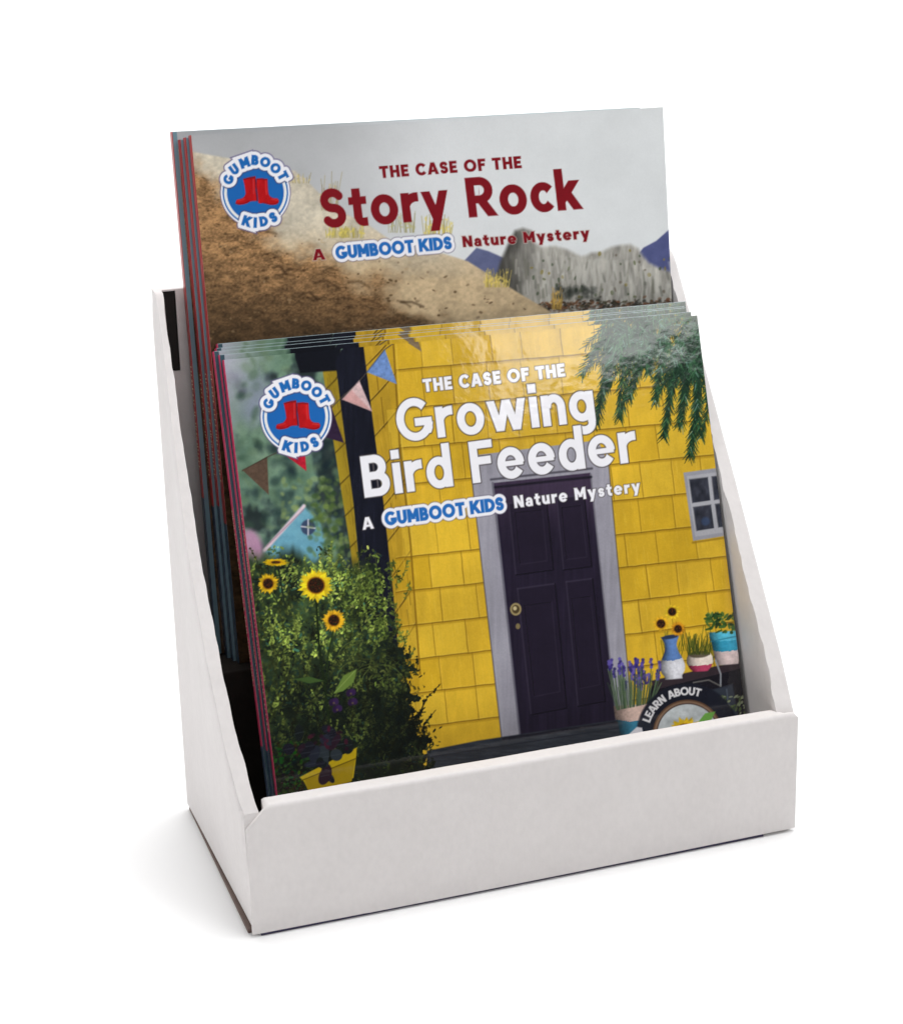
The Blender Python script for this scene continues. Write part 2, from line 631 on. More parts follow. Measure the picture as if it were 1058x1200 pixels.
class Pen:
    def __init__(self, x, y, w):
        self.x, self.y, self.w = x, y, w

    def box(self, x0, y0, x1, y1):
        dx = np.abs(self.x - (x0 + x1) / 2) - abs(x1 - x0) / 2
        dy = np.abs(self.y - (y0 + y1) / 2) - abs(y1 - y0) / 2
        return np.hypot(np.maximum(dx, 0), np.maximum(dy, 0)) + np.minimum(np.maximum(dx, dy), 0)

    def band(self, d, y0, y1):
        return np.maximum(d, np.maximum(y0 - self.y, self.y - y1))

    def diag(self, xa, ya, xb, yb, w=None, lo=None, hi=None):
        w = w or self.w
        L = math.hypot(xb - xa, yb - ya)
        d = np.abs((self.x - xa) * (yb - ya) - (self.y - ya) * (xb - xa)) / L - w / 2
        return self.band(d, min(ya, yb) if lo is None else lo, max(ya, yb) if hi is None else hi)

    def ring(self, cx, cy, rx, ry, wx=None, wy=None):
        wx = wx or self.w
        wy = wy or self.w * 0.9
        o = sd_ell(self.x, self.y, cx, cy, rx, ry)
        i = sd_ell(self.x, self.y, cx, cy, max(rx - wx, 0.02), max(ry - wy, 0.02))
        return np.maximum(o, -i)

    def dee(self, x0, y0, x1, y1):
        def sh(x0, y0, x1, y1):
            r = (y1 - y0) / 2
            rx = min(r * 1.05, (x1 - x0))
            return np.minimum(self.box(x0, y0, x1 - rx, y1),
                              np.maximum(sd_ell(self.x, self.y, x1 - rx, (y0 + y1) / 2, rx, r), (x1 - rx - 0.01) - self.x))
        w = self.w
        return np.maximum(sh(x0, y0, x1, y1), -sh(x0 - 0.2, y0 + w * .88, x1 - w, y1 - w * .88))

    def cut(self, d, cx, cy, a0, a1):
        """Remove the sector between two angles."""
        n0 = (math.sin(rad(a0)), -math.cos(rad(a0)))
        n1 = (-math.sin(rad(a1)), math.cos(rad(a1)))
        px, py = self.x - cx, self.y - cy
        s = np.maximum(px * n0[0] + py * n0[1], px * n1[0] + py * n1[1])
        return np.maximum(d, -s)

    def path(self, pts, w=None):
        return sd_line(self.x, self.y, np.array(pts, float), w or self.w)


def arc(cx, cy, rx, ry, a0, a1, n=10):
    return [(cx + rx * math.cos(rad(a0 + (a1 - a0) * i / n)), cy + ry * math.sin(rad(a0 + (a1 - a0) * i / n))) for i in range(n + 1)]


def glyph(ch, P):
    """(signed distance, advance width) of one letter."""
    w = P.w
    h = w * 0.88
    mn = np.minimum
    x2 = XH / 2
    if ch == 'A':
        wd = .78 + w * .5
        m = wd / 2
        d = mn(P.diag(w * .5, 0, m - w * .12, 1), P.diag(wd - w * .5, 0, m + w * .12, 1))
        d = mn(d, np.maximum(P.box(.2, .2, wd - .2, .2 + h * .85), 0 * d - 9))
        return d, wd
    if ch == 'B':
        return mn(mn(P.box(0, 0, w, 1), P.dee(w * .5, .5 - h * .5, .66, 1)), P.dee(w * .5, 0, .72, .5 + h * .5)), .72
    if ch == 'C':
        return P.cut(P.ring(.48, .5, .48, .515), .48, .5, -42, 42), .86
    if ch == 'D':
        return mn(P.box(0, 0, w, 1), P.dee(w * .5, 0, .82, 1)), .82
    if ch == 'E':
        d = P.box(0, 0, w, 1)
        for y in (0, .5 - h / 2, 1 - h): d = mn(d, P.box(0, y, .62 if y != .5 - h / 2 else .56, y + h))
        return d, .62
    if ch == 'F':
        d = mn(P.box(0, 0, w, 1), P.box(0, 1 - h, .62, 1))
        return mn(d, P.box(0, .52 - h / 2, .55, .52 + h / 2)), .60
    if ch == 'G':
        d = P.cut(P.ring(.5, .5, .5, .515), .5, .5, -12, 46)
        d = mn(d, P.box(.5, .52 - h, .97, .52))
        return mn(d, np.maximum(P.box(.97 - w, .14, .97, .52), sd_ell(P.x, P.y, .5, .5, .51, .6))), .97
    if ch == 'H':
        return mn(mn(P.box(0, 0, w, 1), P.box(.78 - w, 0, .78, 1)), P.box(0, .5 - h / 2, .78, .5 + h / 2)), .78
    if ch == 'I':
        return P.box(0, 0, w, 1), w
    if ch == 'K':
        d = np.maximum(mn(P.diag(w * .4, .28, .70, 1.0, None, .0, 1), P.diag(.74, 0, .30, .62, None, 0, .58)), w * .5 - P.x)
        return mn(d, P.box(0, 0, w, 1)), .82
    if ch == 'L':
        return mn(P.box(0, 0, w, 1), P.box(0, 0, .58, h)), .58
    if ch == 'M':
        wd = .94
        d = mn(P.box(0, 0, w, 1), P.box(wd - w, 0, wd, 1))
        return mn(d, mn(P.diag(w * .45, 1, wd / 2, .30, w * .95, .22), P.diag(wd - w * .45, 1, wd / 2, .30, w * .95, .22))), wd
    if ch == 'N':
        return mn(mn(P.box(0, 0, w, 1), P.box(.8 - w, 0, .8, 1)), P.diag(w * .5, 1, .8 - w * .5, 0, w * 1.05)), .8
    if ch == 'O':
        return P.ring(.52, .5, .52, .515), 1.04
    if ch == 'R':
        d = mn(P.box(0, 0, w, 1), P.dee(w * .5, .34, .72, 1))
        return mn(d, P.diag(.66, 0, .36, .45, w * 1.02, 0, .42)), .78
    if ch in 'Ss':
        t = 1.0 if ch == 'S' else XH
        wd = .66 if ch == 'S' else .52
        hw = w * .95 if ch == 'S' else w * .86
        r0, r1 = t * .5 / 2 + .0, t * .5 / 2
        a = hw / 2
        cx = wd / 2
        top = arc(cx, t - (t / 2 + a) / 2 - 0 + 0, cx - a, (t / 2 - a) / 2, 32, 250, 12)
        bot = arc(cx, (t / 2 + a) / 2, cx - a, (t / 2 - a) / 2, 70, -146, 12)
        return P.path(top + bot, hw), wd
    if ch == 'T':
        return mn(P.box(0, 1 - h, .74, 1), P.box(.37 - w / 2, 0, .37 + w / 2, 1)), .74
    if ch == 'U':
        wd = .78
        r = np.maximum(P.ring(wd / 2, .40, wd / 2, .41), P.y - .41)
        return mn(r, mn(P.box(0, .40, w, 1), P.box(wd - w, .40, wd, 1))), wd
    # lower case
    if ch == 'a':
        d = P.ring(.29, .225, .29, .235, w * .9, w * .72)
        d = mn(d, P.box(.60 - w, 0, .60, .46))
        return mn(d, P.path(arc(.31, .44, .30 - w / 2, XH - .44 - w * .4, 150, 0, 8) , w * .86)), .60
    if ch == 'c':
        return P.cut(P.ring(.35, x2, .35, x2 + .012), .35, x2, -44, 44), .60
    if ch == 'd':
        return mn(P.ring(.34, x2, .34, x2 + .012), P.box(.68 - w, 0, .68, 1.05)), .68
    if ch == 'e':
        d = P.cut(P.ring(.36, x2, .36, x2 + .012), .36, x2, -38, 0)
        return mn(d, np.maximum(P.box(.1, x2 - h * .36, .69, x2 + h * .28), sd_ell(P.x, P.y, .36, x2, .36, x2))), .72
    if ch == 'g':
        d = mn(P.ring(.34, x2 + .02, .34, x2 - .005), P.box(.68 - w, 0, .68, XH))
        return mn(d, P.path([(.68 - w / 2, .1), (.68 - w / 2, -.02)] + arc(.36, -.03, .32 - w / 2, .17, 0, -128, 9), w * .92)), .68
    if ch == 'i':
        return mn(P.box(0, 0, w, XH), P.box(-.005, .84, w + .005, 1.05)), w
    if ch == 'k':
        d = np.maximum(mn(P.diag(w * .4, .2, .52, XH, None, 0, XH), P.diag(.56, 0, .26, .48, None, 0, .44)), w * .5 - P.x)
        return mn(d, P.box(0, 0, w, 1.05)), .65
    if ch == 'n':
        wd = .64
        r = np.maximum(P.ring(wd / 2 + .02, XH - .30, wd / 2 - .02, .31), (XH - .31) - P.y)
        return mn(mn(P.box(0, 0, w, XH), r), P.box(wd - w, 0, wd, XH - .29)), wd
    if ch == 'o':
        return P.ring(.37, x2, .37, x2 + .014), .74
    if ch == 'r':
        a = np.maximum(P.path([(w * .5, XH - .30)] + arc(.42, XH - .36, .42 - w / 2, .36 - w * .5, 160, 88, 7) + [(.60, XH - w * .5)], w), P.x - .47)
        return mn(P.box(0, 0, w, XH), a), .46
    if ch == 't':
        d = mn(P.box(.0, XH - h * .95, .48, XH), P.box(.11, .2, .11 + w, .95))
        return mn(d, np.maximum(P.path([(.11 + w / 2, .3)] + arc(.36, .24, .25 - w / 2, .24 - w * .42, 180, 275, 6) + [(.47, w * .45)], w * .92), P.x - .47)), .48
    if ch == 'u':
        wd = .64
        r = np.maximum(P.ring(wd / 2 - .02, .30, wd / 2 - .02, .31), P.y - .31)
        return mn(mn(P.box(wd - w, 0, wd, XH), r), P.box(0, .29, w, XH)), wd
    if ch == 'w':
        wd = 1.06
        k = w * .98
        return mn(mn(P.diag(k * .5, XH, .30, 0, k), P.diag(.30, 0, wd / 2, XH, k)),
                  mn(P.diag(wd / 2, XH, wd - .30, 0, k), P.diag(wd - .30, 0, wd - k * .5, XH, k))), wd
    if ch == 'y':
        wd = .72
        return mn(P.diag(w * .5, XH, .37, .02, w, .0), P.band(P.diag(wd - w * .5, XH, .37 - .10, -.27, w, -.27, XH), -.27, XH)), wd
    return None, .30


def text_w(s, w, gap):
    P = Pen(np.zeros((1, 1)), np.zeros((1, 1)), w)
    t = 0
    for i, ch in enumerate(s):
        t += glyph(ch, P)[1] + (gap if i < len(s) - 1 else 0)
    return t


def text_sd(cv, s, p0, p1, cap, w=0.23, gap=0.09, lean=-0.12, pad=8):
    """Signed distance (in image pixels) of a line of lettering from p0 to p1 along its baseline."""
    tot = text_w(s, w, gap)
    ux, uy = (p1[0] - p0[0]) / tot, (p1[1] - p0[1]) / tot
    vx, vy = lean * cap, -cap
    xs = [p0[0], p1[0], p0[0] + vx * 1.2, p1[0] + vx * 1.2]
    ys = [p0[1] - vy * .32, p1[1] - vy * .32, p0[1] + vy * 1.1, p1[1] + vy * 1.1]
    sl = cv.win(min(xs), min(ys), max(xs), max(ys), pad)
    if sl is None: return None, None
    det = ux * vy - uy * vx
    dx, dy = cv.X[sl] - p0[0], cv.Y[sl] - p0[1]
    a, b = (dx * vy - dy * vx) / det, (ux * dy - uy * dx) / det
    sx = math.hypot(ux, uy)
    d = np.full(a.shape, 1e9)
    pen = 0.0
    for ch in s:
        wd = 0.30
        if ch != ' ':
            lo, hi = pen - 0.5, pen + 1.6
            cols = np.where(((a > lo) & (a < hi)).any(0))[0]
            if len(cols):
                c = slice(cols[0], cols[-1] + 1)
                g, wd = glyph(ch, Pen(a[:, c] - pen, b[:, c], w))
                d[:, c] = np.minimum(d[:, c], g)
            else:
                wd = text_w(ch, w, 0)
        pen += wd + gap
    return sl, d * (cap + sx) / 2


def letter_at(cv, ch, cx, cy, size, ang, w, sl):
    """Signed distance of one letter centred at a point and turned by an angle (degrees, clockwise)."""
    c, s = math.cos(rad(ang)), math.sin(rad(ang))
    dx, dy = cv.X[sl] - cx, cv.Y[sl] - cy
    a, b = (dx * c + dy * s) / size, (dx * s - dy * c) / size
    wd = text_w(ch, w, 0)
    g, _ = glyph(ch, Pen(a + wd / 2, b + 0.5, w))
    return g * size


def lay(cv, sl, d, col, grow=0.0, soft=0.55, alpha=1.0):
    cv.put(sl, ss(soft, -soft, d - grow) * alpha, col)


BLUE, WHITE = (32, 100, 172), (232, 231, 236)


def emblem(cv, ox, oy, k, tint=1.0):
    """Round series badge: blue disc with a pair of red boots inside white rings, lettering around it."""
    R = lambda x, y: (ox + (x - 347.0) * k, oy + (y - 488.5) * k)
    sl = cv.win(ox - 50 * k, oy - 52 * k, ox + 50 * k, oy + 52 * k)
    if sl is None: return
    X, Y = cv.X[sl], cv.Y[sl]
    r = np.hypot(X - ox, (Y - oy))
    lets = [('G', 314.6, 472.6, -63, 11.6), ('U', 321.6, 460.6, -36, 12.2), ('M', 334.0, 452.6, -19, 12.2), ('B', 346.6, 449.4, 3, 12),
            ('O', 358.9, 451.8, 18, 11.6), ('O', 371.2, 459.2, 40, 11.6), ('T', 380.2, 468.3, 62, 12),
            ('K', 336.6, 522.8, 17, 12.4), ('I', 346.8, 524.6, 2, 12.4), ('D', 357.0, 523.0, -9, 12), ('S', 368.4, 518.2, -28, 12.2)]
    d = np.full(X.shape, 1e9)
    for ch, x, y, a, sz in lets:
        cx, cy = R(x, y)
        d = np.minimum(d, letter_at(cv, ch, cx, cy, sz * k, a, 0.30, sl))
    edge = (92, 84, 128)
    disc = r - 41.5 * k
    cv.put(sl, ss(.9, -.5, np.minimum(disc, d - 4.6 * k) - 0.9) * .75, edge)
    lay(cv, sl, disc, WHITE)
    lay(cv, sl, r - 39.4 * k, BLUE)
    lay(cv, sl, r - 37.6 * k, (226, 226, 224))
    lay(cv, sl, r - 34.2 * k, (30, 98, 172))
    cv.put(sl, ss(.9, -.5, d - 4.6 * k - 1.0) * (r < 40 * k) * .75, (60, 70, 110))
    lay(cv, sl, d, WHITE, 4.3 * k)
    lay(cv, sl, d, BLUE, 0.15)
    z = lambda p: [R(295 + x / 10.08, 430 + y / 10.08) for x, y in p]
    lb = z([(375, 425), (450, 402), (525, 393), (530, 470), (527, 560), (540, 640), (540, 690), (515, 692), (480, 694), (455, 700), (430, 718), (385, 732),
            (340, 738), (300, 734), (285, 718), (288, 695), (300, 676), (335, 668), (370, 658), (395, 632), (407, 600), (398, 530), (388, 480)])
    rb = z([(540, 420), (600, 416), (670, 425), (674, 500), (678, 560), (685, 612), (705, 640), (735, 656), (790, 660), (806, 680), (808, 700), (795, 724),
            (770, 736), (735, 742), (680, 735), (640, 722), (610, 716), (590, 722), (560, 716), (553, 640), (545, 560), (536, 500)])

    def boot(x, y):
        n = fbm(x / 5, y / 14, 5, 2)
        return np.stack([0.62 + .16 * n, 0.06 + .04 * n, 0.085 + .03 * n], -1)
    cv.poly(lb, boot, .6)
    cv.poly(rb, boot, .6)
    cv.poly(z([(380, 424), (450, 404), (522, 396), (524, 412), (450, 420), (384, 438)]), (112, 18, 26), .6, .9)
    cv.poly(z([(545, 424), (600, 420), (666, 428), (666, 440), (600, 432), (545, 436)]), (112, 18, 26), .6, .9)
    cv.line(z([(500, 430), (502, 520), (505, 600)]), 1.6 * k, (196, 52, 56), 1.0, .8)
    cv.line(z([(650, 450), (652, 540), (660, 610)]), 1.4 * k, (204, 62, 66), 1.0, .7)
    cv.line(z([(530, 430), (535, 560), (546, 690)]), 1.4 * k, (88, 14, 26), .8, .8)
    cv.line(z([(290, 722), (340, 728), (400, 716), (450, 694)]), 1.0 * k, (120, 14, 22), .7, .8)
    cv.line(z([(600, 712), (680, 726), (740, 732), (795, 712)]), 1.0 * k, (120, 14, 22), .7, .8)
    cv.line(z([(310, 690), (350, 682), (390, 668)]), 1.4 * k, (206, 62, 60), 1.0, .6)
    cv.line(z([(720, 672), (760, 676), (790, 682)]), 1.4 * k, (214, 70, 66), 1.0, .6)


def series_line(cv, col, edge, pA, pG0, pG1, capG, pN0, pN1, capN, gw):
    for s, a, b, cap in (('A', pA[0], pA[1], capN), ('Nature Mystery', pN0, pN1, capN)):
        sl, d = text_sd(cv, s, a, b, cap, 0.24, 0.17)
        if edge is not None: lay(cv, sl, d, edge, 0.9, .8, .75)
        lay(cv, sl, d, col, 0.1)
    sl, d = text_sd(cv, 'GUMBOOT KIDS', pG0, pG1, capG, 0.27, 0.07, pad=12)
    lay(cv, sl, d, (90, 84, 110), 4.6, .9, .7)
    lay(cv, sl, d, WHITE, 3.8)
    lay(cv, sl, d, (38, 104, 178), 0.2)


def leaf_noise(rs, n, region, pal, size, rot=None, cv=None, keep=None, asp=(.25, .5), soft=.5, alpha=(.6, 1.0)):
    """Many small leaves scattered inside a box given in image pixels."""
    x0, y0, x1, y1 = region
    for i in range(n):
        x, y = rs.uniform(x0, x1), rs.uniform(y0, y1)
        if keep is not None and not keep(x, y): continue
        c = pal(x, y, rs)
        L = rs.uniform(*size)
        a = rs.uniform(0, math.pi) if rot is None else rot(x, y, rs)
        cv.ell(x, y, L, L * rs.uniform(*asp), a, c, soft, rs.uniform(*alpha))


def grain(cv, seed, k=1.0):
    """Tone mottling and fine grain of a photograph in print."""
    g = np.random.default_rng(seed).normal(0, 1, cv.img.shape[:2])
    g = (g + np.roll(g, 1, 0) + np.roll(g, 1, 1)) / 3
    m = fbm(cv.X / 90, cv.Y / 90, seed, 3) - .5
    m2 = fbm(cv.X / 14, cv.Y / 14, seed + 3, 3) - .5
    cv.img *= (1 + k * (.020 * g + .16 * m + .07 * m2))[..., None]
    np.clip(cv.img, 0, 1, cv.img)


def sunflower(cv, rs, x, y, r, squash=1.0, tone=(232, 196, 30), core=.42):
    for layer in range(2):
        n = 17
        for i in range(n):
            a = 2 * math.pi * (i + .5 * layer) / n + rs.uniform(-.1, .1)
            L = r * rs.uniform(.84, 1.05) * (1 - .1 * layer)
            tx, ty = x + math.cos(a) * L, y + math.sin(a) * L * squash
            px, py = -math.sin(a) * r * .15, math.cos(a) * r * .15 * squash
            m = .62
            mx, my = x + math.cos(a) * L * m, y + math.sin(a) * L * m * squash
            k = rs.uniform(.78, 1.06)
            c = (min(255, tone[0] * k), min(255, tone[1] * k), tone[2] * k)
            cv.poly([(x, y), (mx + px, my + py), (tx, ty), (mx - px, my - py)], c, .6)
            cv.line([(mx * .5 + x * .5, my * .5 + y * .5), (mx, my)], .6, (170, 110, 16), .6, .5)
    cv.ell(x, y, r * core * 1.15, r * core * squash * 1.15, 0, (120, 66, 14), 1.2, .9)
    cv.ell(x, y, r * core, r * core * squash, 0, (40, 22, 14), .9)
    for i in range(int(10 + r)):
        a, q = rs.uniform(0, 6.28), r * core * math.sqrt(rs.random())
        cv.ell(x + math.cos(a) * q, y + math.sin(a) * q * squash, .7, .6, 0, (rs.choice((78, 96, 20)), 46, 20), .5, .7)


# ------------------------------------------------------------------ artwork of the front stack: yellow shingled house
def paint_house(cv):
    rs = random.Random(11)
    X, Y = cv.X, cv.Y
    # soft garden far behind
    n1 = fbm(X / 26, Y / 22, 3, 4)
    n2 = fbm(X / 9, Y / 9, 8, 4)
    base = np.stack([62 + 50 * n1 + 34 * n2, 92 + 46 * n1 + 34 * n2, 78 + 36 * n1 + 30 * n2], -1) / 255
    dark = ss(.42, .62, fbm(X / 30 + 4, Y / 34 + 9, 21, 4))
    base = base * (1 - .62 * dark[..., None])
    base[..., 2] *= (1 + .18 * dark)
    sky = ss(60, -10, (X - 268) * .9 + (Y - 420) * .42 + 26 * (n1 - .5))
    skyc = np.stack([168 + 16 * n1, 168 + 14 * n1, 186 + 10 * n1], -1) / 255
    cv.img[:] = base * (1 - sky[..., None]) + skyc * sky[..., None]
    cv.ell(300, 470, 16, 28, .2, (140, 142, 172), 14, .65)
    for i in range(150):                                 # out-of-focus clumps
        x, y = rs.uniform(280, 400), rs.uniform(400, 660)
        g = rs.random()
        c = (44 + 70 * g, 70 + 66 * g, 56 + 46 * g)
        cv.ell(x, y, rs.uniform(3, 9), rs.uniform(2, 6), rs.uniform(0, 3), c, 3.5, rs.uniform(.2, .6))
    for i in range(70):
        x, y = rs.uniform(300, 400), rs.uniform(480, 660)
        cv.ell(x, y, rs.uniform(4, 10), rs.uniform(3, 8), rs.uniform(0, 3), (18, 32, 40), 4, rs.uniform(.25, .6))
    for i in range(110):
        x, y = rs.uniform(330, 412), rs.uniform(560, 650)
        g = rs.random()
        cv.ell(x, y, rs.uniform(2, 5), rs.uniform(1.5, 3.5), rs.uniform(0, 3), (84 + 60 * g, 106 + 54 * g, 70 + 30 * g), 1.8, rs.uniform(.3, .7))
    cv.ell(296, 640, 11, 20, -.3, (188, 140, 172), 5, .9)
    cv.poly([(309, 646), (355, 592), (374, 612), (382, 640), (370, 660), (330, 662)], lambda x, y: np.stack([92 + 22 * fbm(x / 7, y / 7, 19), 146 + 22 * fbm(x / 7, y / 7, 19), 168 + 18 * fbm(x / 7, y / 7, 19)], -1) / 255, 3.0)
    cv.line([(310, 645), (334, 618), (356, 593)], 4, (208, 188, 196), 1.6)
    cv.line([(312, 640), (356, 597)], 1.2, (150, 110, 130), 1, .7)
    cv.ell(361, 618, 8.5, 9, 0, (56, 70, 96), 1.5)
    cv.line([(353, 617), (369, 619)], 1.6, (196, 196, 206), .9)
    cv.line([(361, 609), (361, 627)], 1.6, (196, 196, 206), .9)

    for i in range(150):
        x, y = rs.gauss(384, 16), rs.uniform(560, 668)
        if x < 340 + (y - 600) * -.2 + 24: continue
        g = rs.random()
        cv.ell(x, y, rs.uniform(2, 5), rs.uniform(1.5, 3.5), rs.uniform(0, 3), (40 + 70 * g, 62 + 70 * g, 34 + 30 * g), 1.8, rs.uniform(.3, .75))

    # house: dark eave, left yellow strip, dark corner board
    strip = [(374, 408), (398, 404), (424, 700), (440, 760), (424, 760), (410, 640), (402, 590), (391, 520)]

    def ycol(a, b, c, s=7.0, amp=.10, seed=2):
        def f(x, y):
            n = fbm(x / s, y / 40, seed, 4) - .5
            m = fbm(x / 60, y / 60, seed + 5, 2) - .5
            k = (1 + amp * n * 2 + .10 * m)[..., None]
            return np.clip(np.array([a, b, c], float) / 255 * k, 0, 1)
        return f
    cv.poly(strip, ycol(150, 126, 34), .9)
    for i in range(9):
        y = 452 + i * 37
        xl = 376 + (y - 420) * .155
        cv.line([(xl, y + 5), (xl + 12, y - 7), (xl + 20, y - 19)], 1.6, (74, 58, 18), .8, .85)
    for i in range(40):
        y = rs.uniform(420, 640)
        xl = 380 + (y - 420) * .155 + rs.uniform(0, 14)
        cv.line([(xl, y), (xl + 3, y + rs.uniform(10, 24))], .7, (112, 92, 24), .6, .5)
    cv.poly([(345, 404), (400, 398), (398, 434), (352, 437), (346, 420)], (16, 18, 26), 1.4)
    # face of the house left of the corner, seen at a slant
    side_face = [(420, 390), (464, 388), (470, 520), (482, 640), (492, 780), (508, 960), (470, 960), (455, 660), (441, 527)]
    cv.poly(side_face, ycol(178, 142, 38), .7)
    for i in range(10):
        y = 404 + i * 41.5
        xl, xr = 425 + (y - 400) * .118, 461 + (y - 400) * .085
        cv.line([(xl, y + 28), ((xl + xr) / 2, y + 10), (xr, y - 10)], 1.7, (84, 62, 16), .7, .9)
        cv.line([(xl + 1, y + 26), ((xl + xr) / 2, y + 8), (xr, y - 12)], .8, (206, 172, 70), .6, .5)
        xm = xl + rs.uniform(10, 24)
        cv.line([(xm, y + 20), (xm + 4, y + 56)], 1.1, (112, 84, 22), .6, .8)
    for i in range(120):
        y = rs.uniform(395, 770)
        xl, xr = 427 + (y - 400) * .118, 461 + (y - 400) * .085
        x = rs.uniform(xl, xr)
        cv.line([(x, y), (x + 2, y + rs.uniform(8, 22))], .6, rs.choice([(146, 114, 28), (206, 170, 58)]), .5, .45)
    cv.poly([(393, 424), (400, 410), (424, 391), (429, 430), (441, 527), (449, 588), (460, 690), (470, 800), (436, 800), (421, 663), (415, 597), (405, 521)],
            lambda x, y: np.stack([14 + 14 * fbm(x / 3, y / 30, 4), 16 + 14 * fbm(x / 3, y / 30, 4), 26 + 18 * fbm(x / 3, y / 30, 4)], -1) / 255, .8)

    # main wall: rows of shingles
    wall = [(461, 388), (900, 330), (900, 940), (500, 960), (482, 640), (470, 520)]
    cv.poly(wall, ycol(205, 165, 44, 9, .07, 31), .7)
    rows = [371, 411, 456, 501, 543, 586, 626, 665, 705, 744, 783, 822]

    def rowy(k, x):
        y = rows[k]
        sl = -.083 - .034 * (y - 411) / 330
        return y + sl * (x - 730)
    for k in range(len(rows) - 1):
        x = 466 + rs.uniform(4, 40) + k * 3
        prev = x - 40
        while x < 890:
            w = rs.uniform(32, 47)
            y0, y1 = rowy(k, x), rowy(k + 1, x)
            ln = .10 + (x - 460) * .00008
            sh = rs.uniform(-1, 1)
            c = (214, 178, 54) if sh > 0 else (190, 152, 30)
            q = [(prev, rowy(k, prev)), (x, y0), (x + (y1 - y0) * ln, y1), (prev + (y1 - y0) * ln, rowy(k + 1, prev))]
            cv.poly(q, c, .6, abs(sh) * .55)
            for j in range(9):                        # sawn grain
                gx, gy = rs.uniform(prev, x), rs.uniform(y0, y1 - 12)
                cv.line([(gx, gy), (gx + 2.2, gy + rs.uniform(8, 22))], .55, rs.choice([(178, 142, 28), (228, 196, 84)]), .5, .28)
            ww = rs.uniform(.9, 1.5)
            pts = [(x + (y1 - y0) * ln * t + rs.uniform(-.35, .35), y0 + (y1 - y0) * t) for t in (0, .25, .5, .75, 1)]
            cv.line(pts, ww, (126, 94, 22), .7, .75)
            cv.line([(px + 1.3, py) for px, py in pts], .7, (226, 194, 86), .5, .35)
            prev = x
            x += w
    for k in range(len(rows)):
        pts = [(x, rowy(k, x) + rs.uniform(-.35, .35)) for x in range(464, 900, 8)]
        cv.line([(x, y + 1.6) for x, y in pts], 2.4, (150, 114, 22), 1.2, .5)
        cv.line(pts, 1.25, (104, 76, 18), .75, .8)
        cv.line([(x, y - 1.4) for x, y in pts], .8, (228, 196, 84), .6, .35)
    cv.line([(460, 388), (468, 520), (481, 640), (492, 790)], 2.0, (120, 88, 20), .8, .8)
    cv.line([(463, 388), (471, 520), (484, 640)], 1.6, (214, 178, 66), .8, .6)

    # door and its grey frame
    def grey(x, y):
        n = fbm(x / 4, y / 50, 6, 3)
        return np.stack([134 + 22 * n, 132 + 22 * n, 142 + 22 * n], -1) / 255

    def door(x, y):
        n = fbm(x / 3, y / 60, 9, 3)
        t = ss(640, 560, y)
        return np.stack([27 + 12 * n + 26 * t, 22 + 10 * n + 20 * t, 36 + 14 * n + 24 * t], -1) / 255
    cv.poly([(551, 546), (560, 533), (700, 516), (712, 542), (752, 960), (598, 960)], grey, .7)
    cv.poly([(578, 566), (691, 554), (722, 849), (734, 960), (618, 960), (610, 870)], door, .7)
    cv.line([(551, 547), (591, 895)], 1.4, (78, 70, 66), .7, .8)
    cv.line([(712.5, 543), (743, 866)], 1.4, (84, 76, 66), .7, .8)
    cv.line([(575, 562), (693, 549)], 2.6, (70, 68, 78), .9, .9)
    cv.line([(577, 566), (612, 890)], 2.6, (88, 86, 98), .8, .8)
    cv.line([(691.5, 556), (723, 855)], 2.2, (96, 94, 104), .8, .7)
    cv.line([(580, 571), (692, 559)], 3.0, (20, 18, 28), 1.2, .8)
    for (a, b, c, d) in (((596, 590), (640, 585), (648, 668), (604, 674)), ((652, 584), (684, 580), (693, 664), (660, 668)),
                         ((606, 690), (650, 684), (664, 830), (622, 838)), ((663, 682), (694, 678), (709, 822), (677, 828))):
        cv.poly([a, b, c, d], (31, 25, 40), .9, .8)
        cv.line([a, b], 1.5, (66, 60, 76), 1.0, .6)
        cv.line([a, d], 1.5, (60, 54, 70), 1.0, .6)
        cv.line([b, c, d], 1.6, (18, 14, 26), .7, .9)
        ins = lambda p, q, t=.14: (p[0] + (q[0] - p[0]) * t, p[1] + (q[1] - p[1]) * t)
        e, f, g, h = ins(a, c), ins(b, d), ins(c, a), ins(d, b)
        cv.line([e, f], 1.0, (22, 18, 30), .6, .8)
        cv.line([e, h], 1.0, (22, 18, 30), .6, .8)
        cv.line([f, g, h], 1.0, (54, 48, 64), .8, .5)
    cv.ell(604, 714, 6.6, 7.4, 0, (150, 134, 92), .8)
    cv.ell(604, 714, 4.4, 5.0, 0, (70, 58, 38), .8)
    cv.ell(603, 713, 2.2, 2.4, 0, (190, 176, 132), .8)
    cv.ell(606.5, 734, 2.6, 3.4, 0, (120, 106, 72), .7)
    # porch boards at the foot of the door
    cv.poly([(560, 868), (760, 838), (900, 818), (900, 980), (500, 985), (500, 880)],
            lambda x, y: np.stack([32 + 26 * fbm(x / 20, y / 2, 7, 3), 36 + 26 * fbm(x / 20, y / 2, 7, 3), 44 + 26 * fbm(x / 20, y / 2, 7, 3)], -1) / 255, 1.0)
    for k in range(6):
        cv.line([(500, 888 + k * 14), (760, 848 + k * 14), (900, 826 + k * 14)], 1.2, (28, 32, 42), .7, .8)
    cv.line([(590, 866), (726, 846)], 3.2, (24, 22, 32), 1.4, .8)

    # window on the right
    cv.poly([(800, 554), (850, 547), (862, 626), (811.5, 634)], (148, 148, 156), .7)
    cv.poly([(804, 558), (850, 552), (860, 622), (814, 629)], (166, 166, 172), .7)
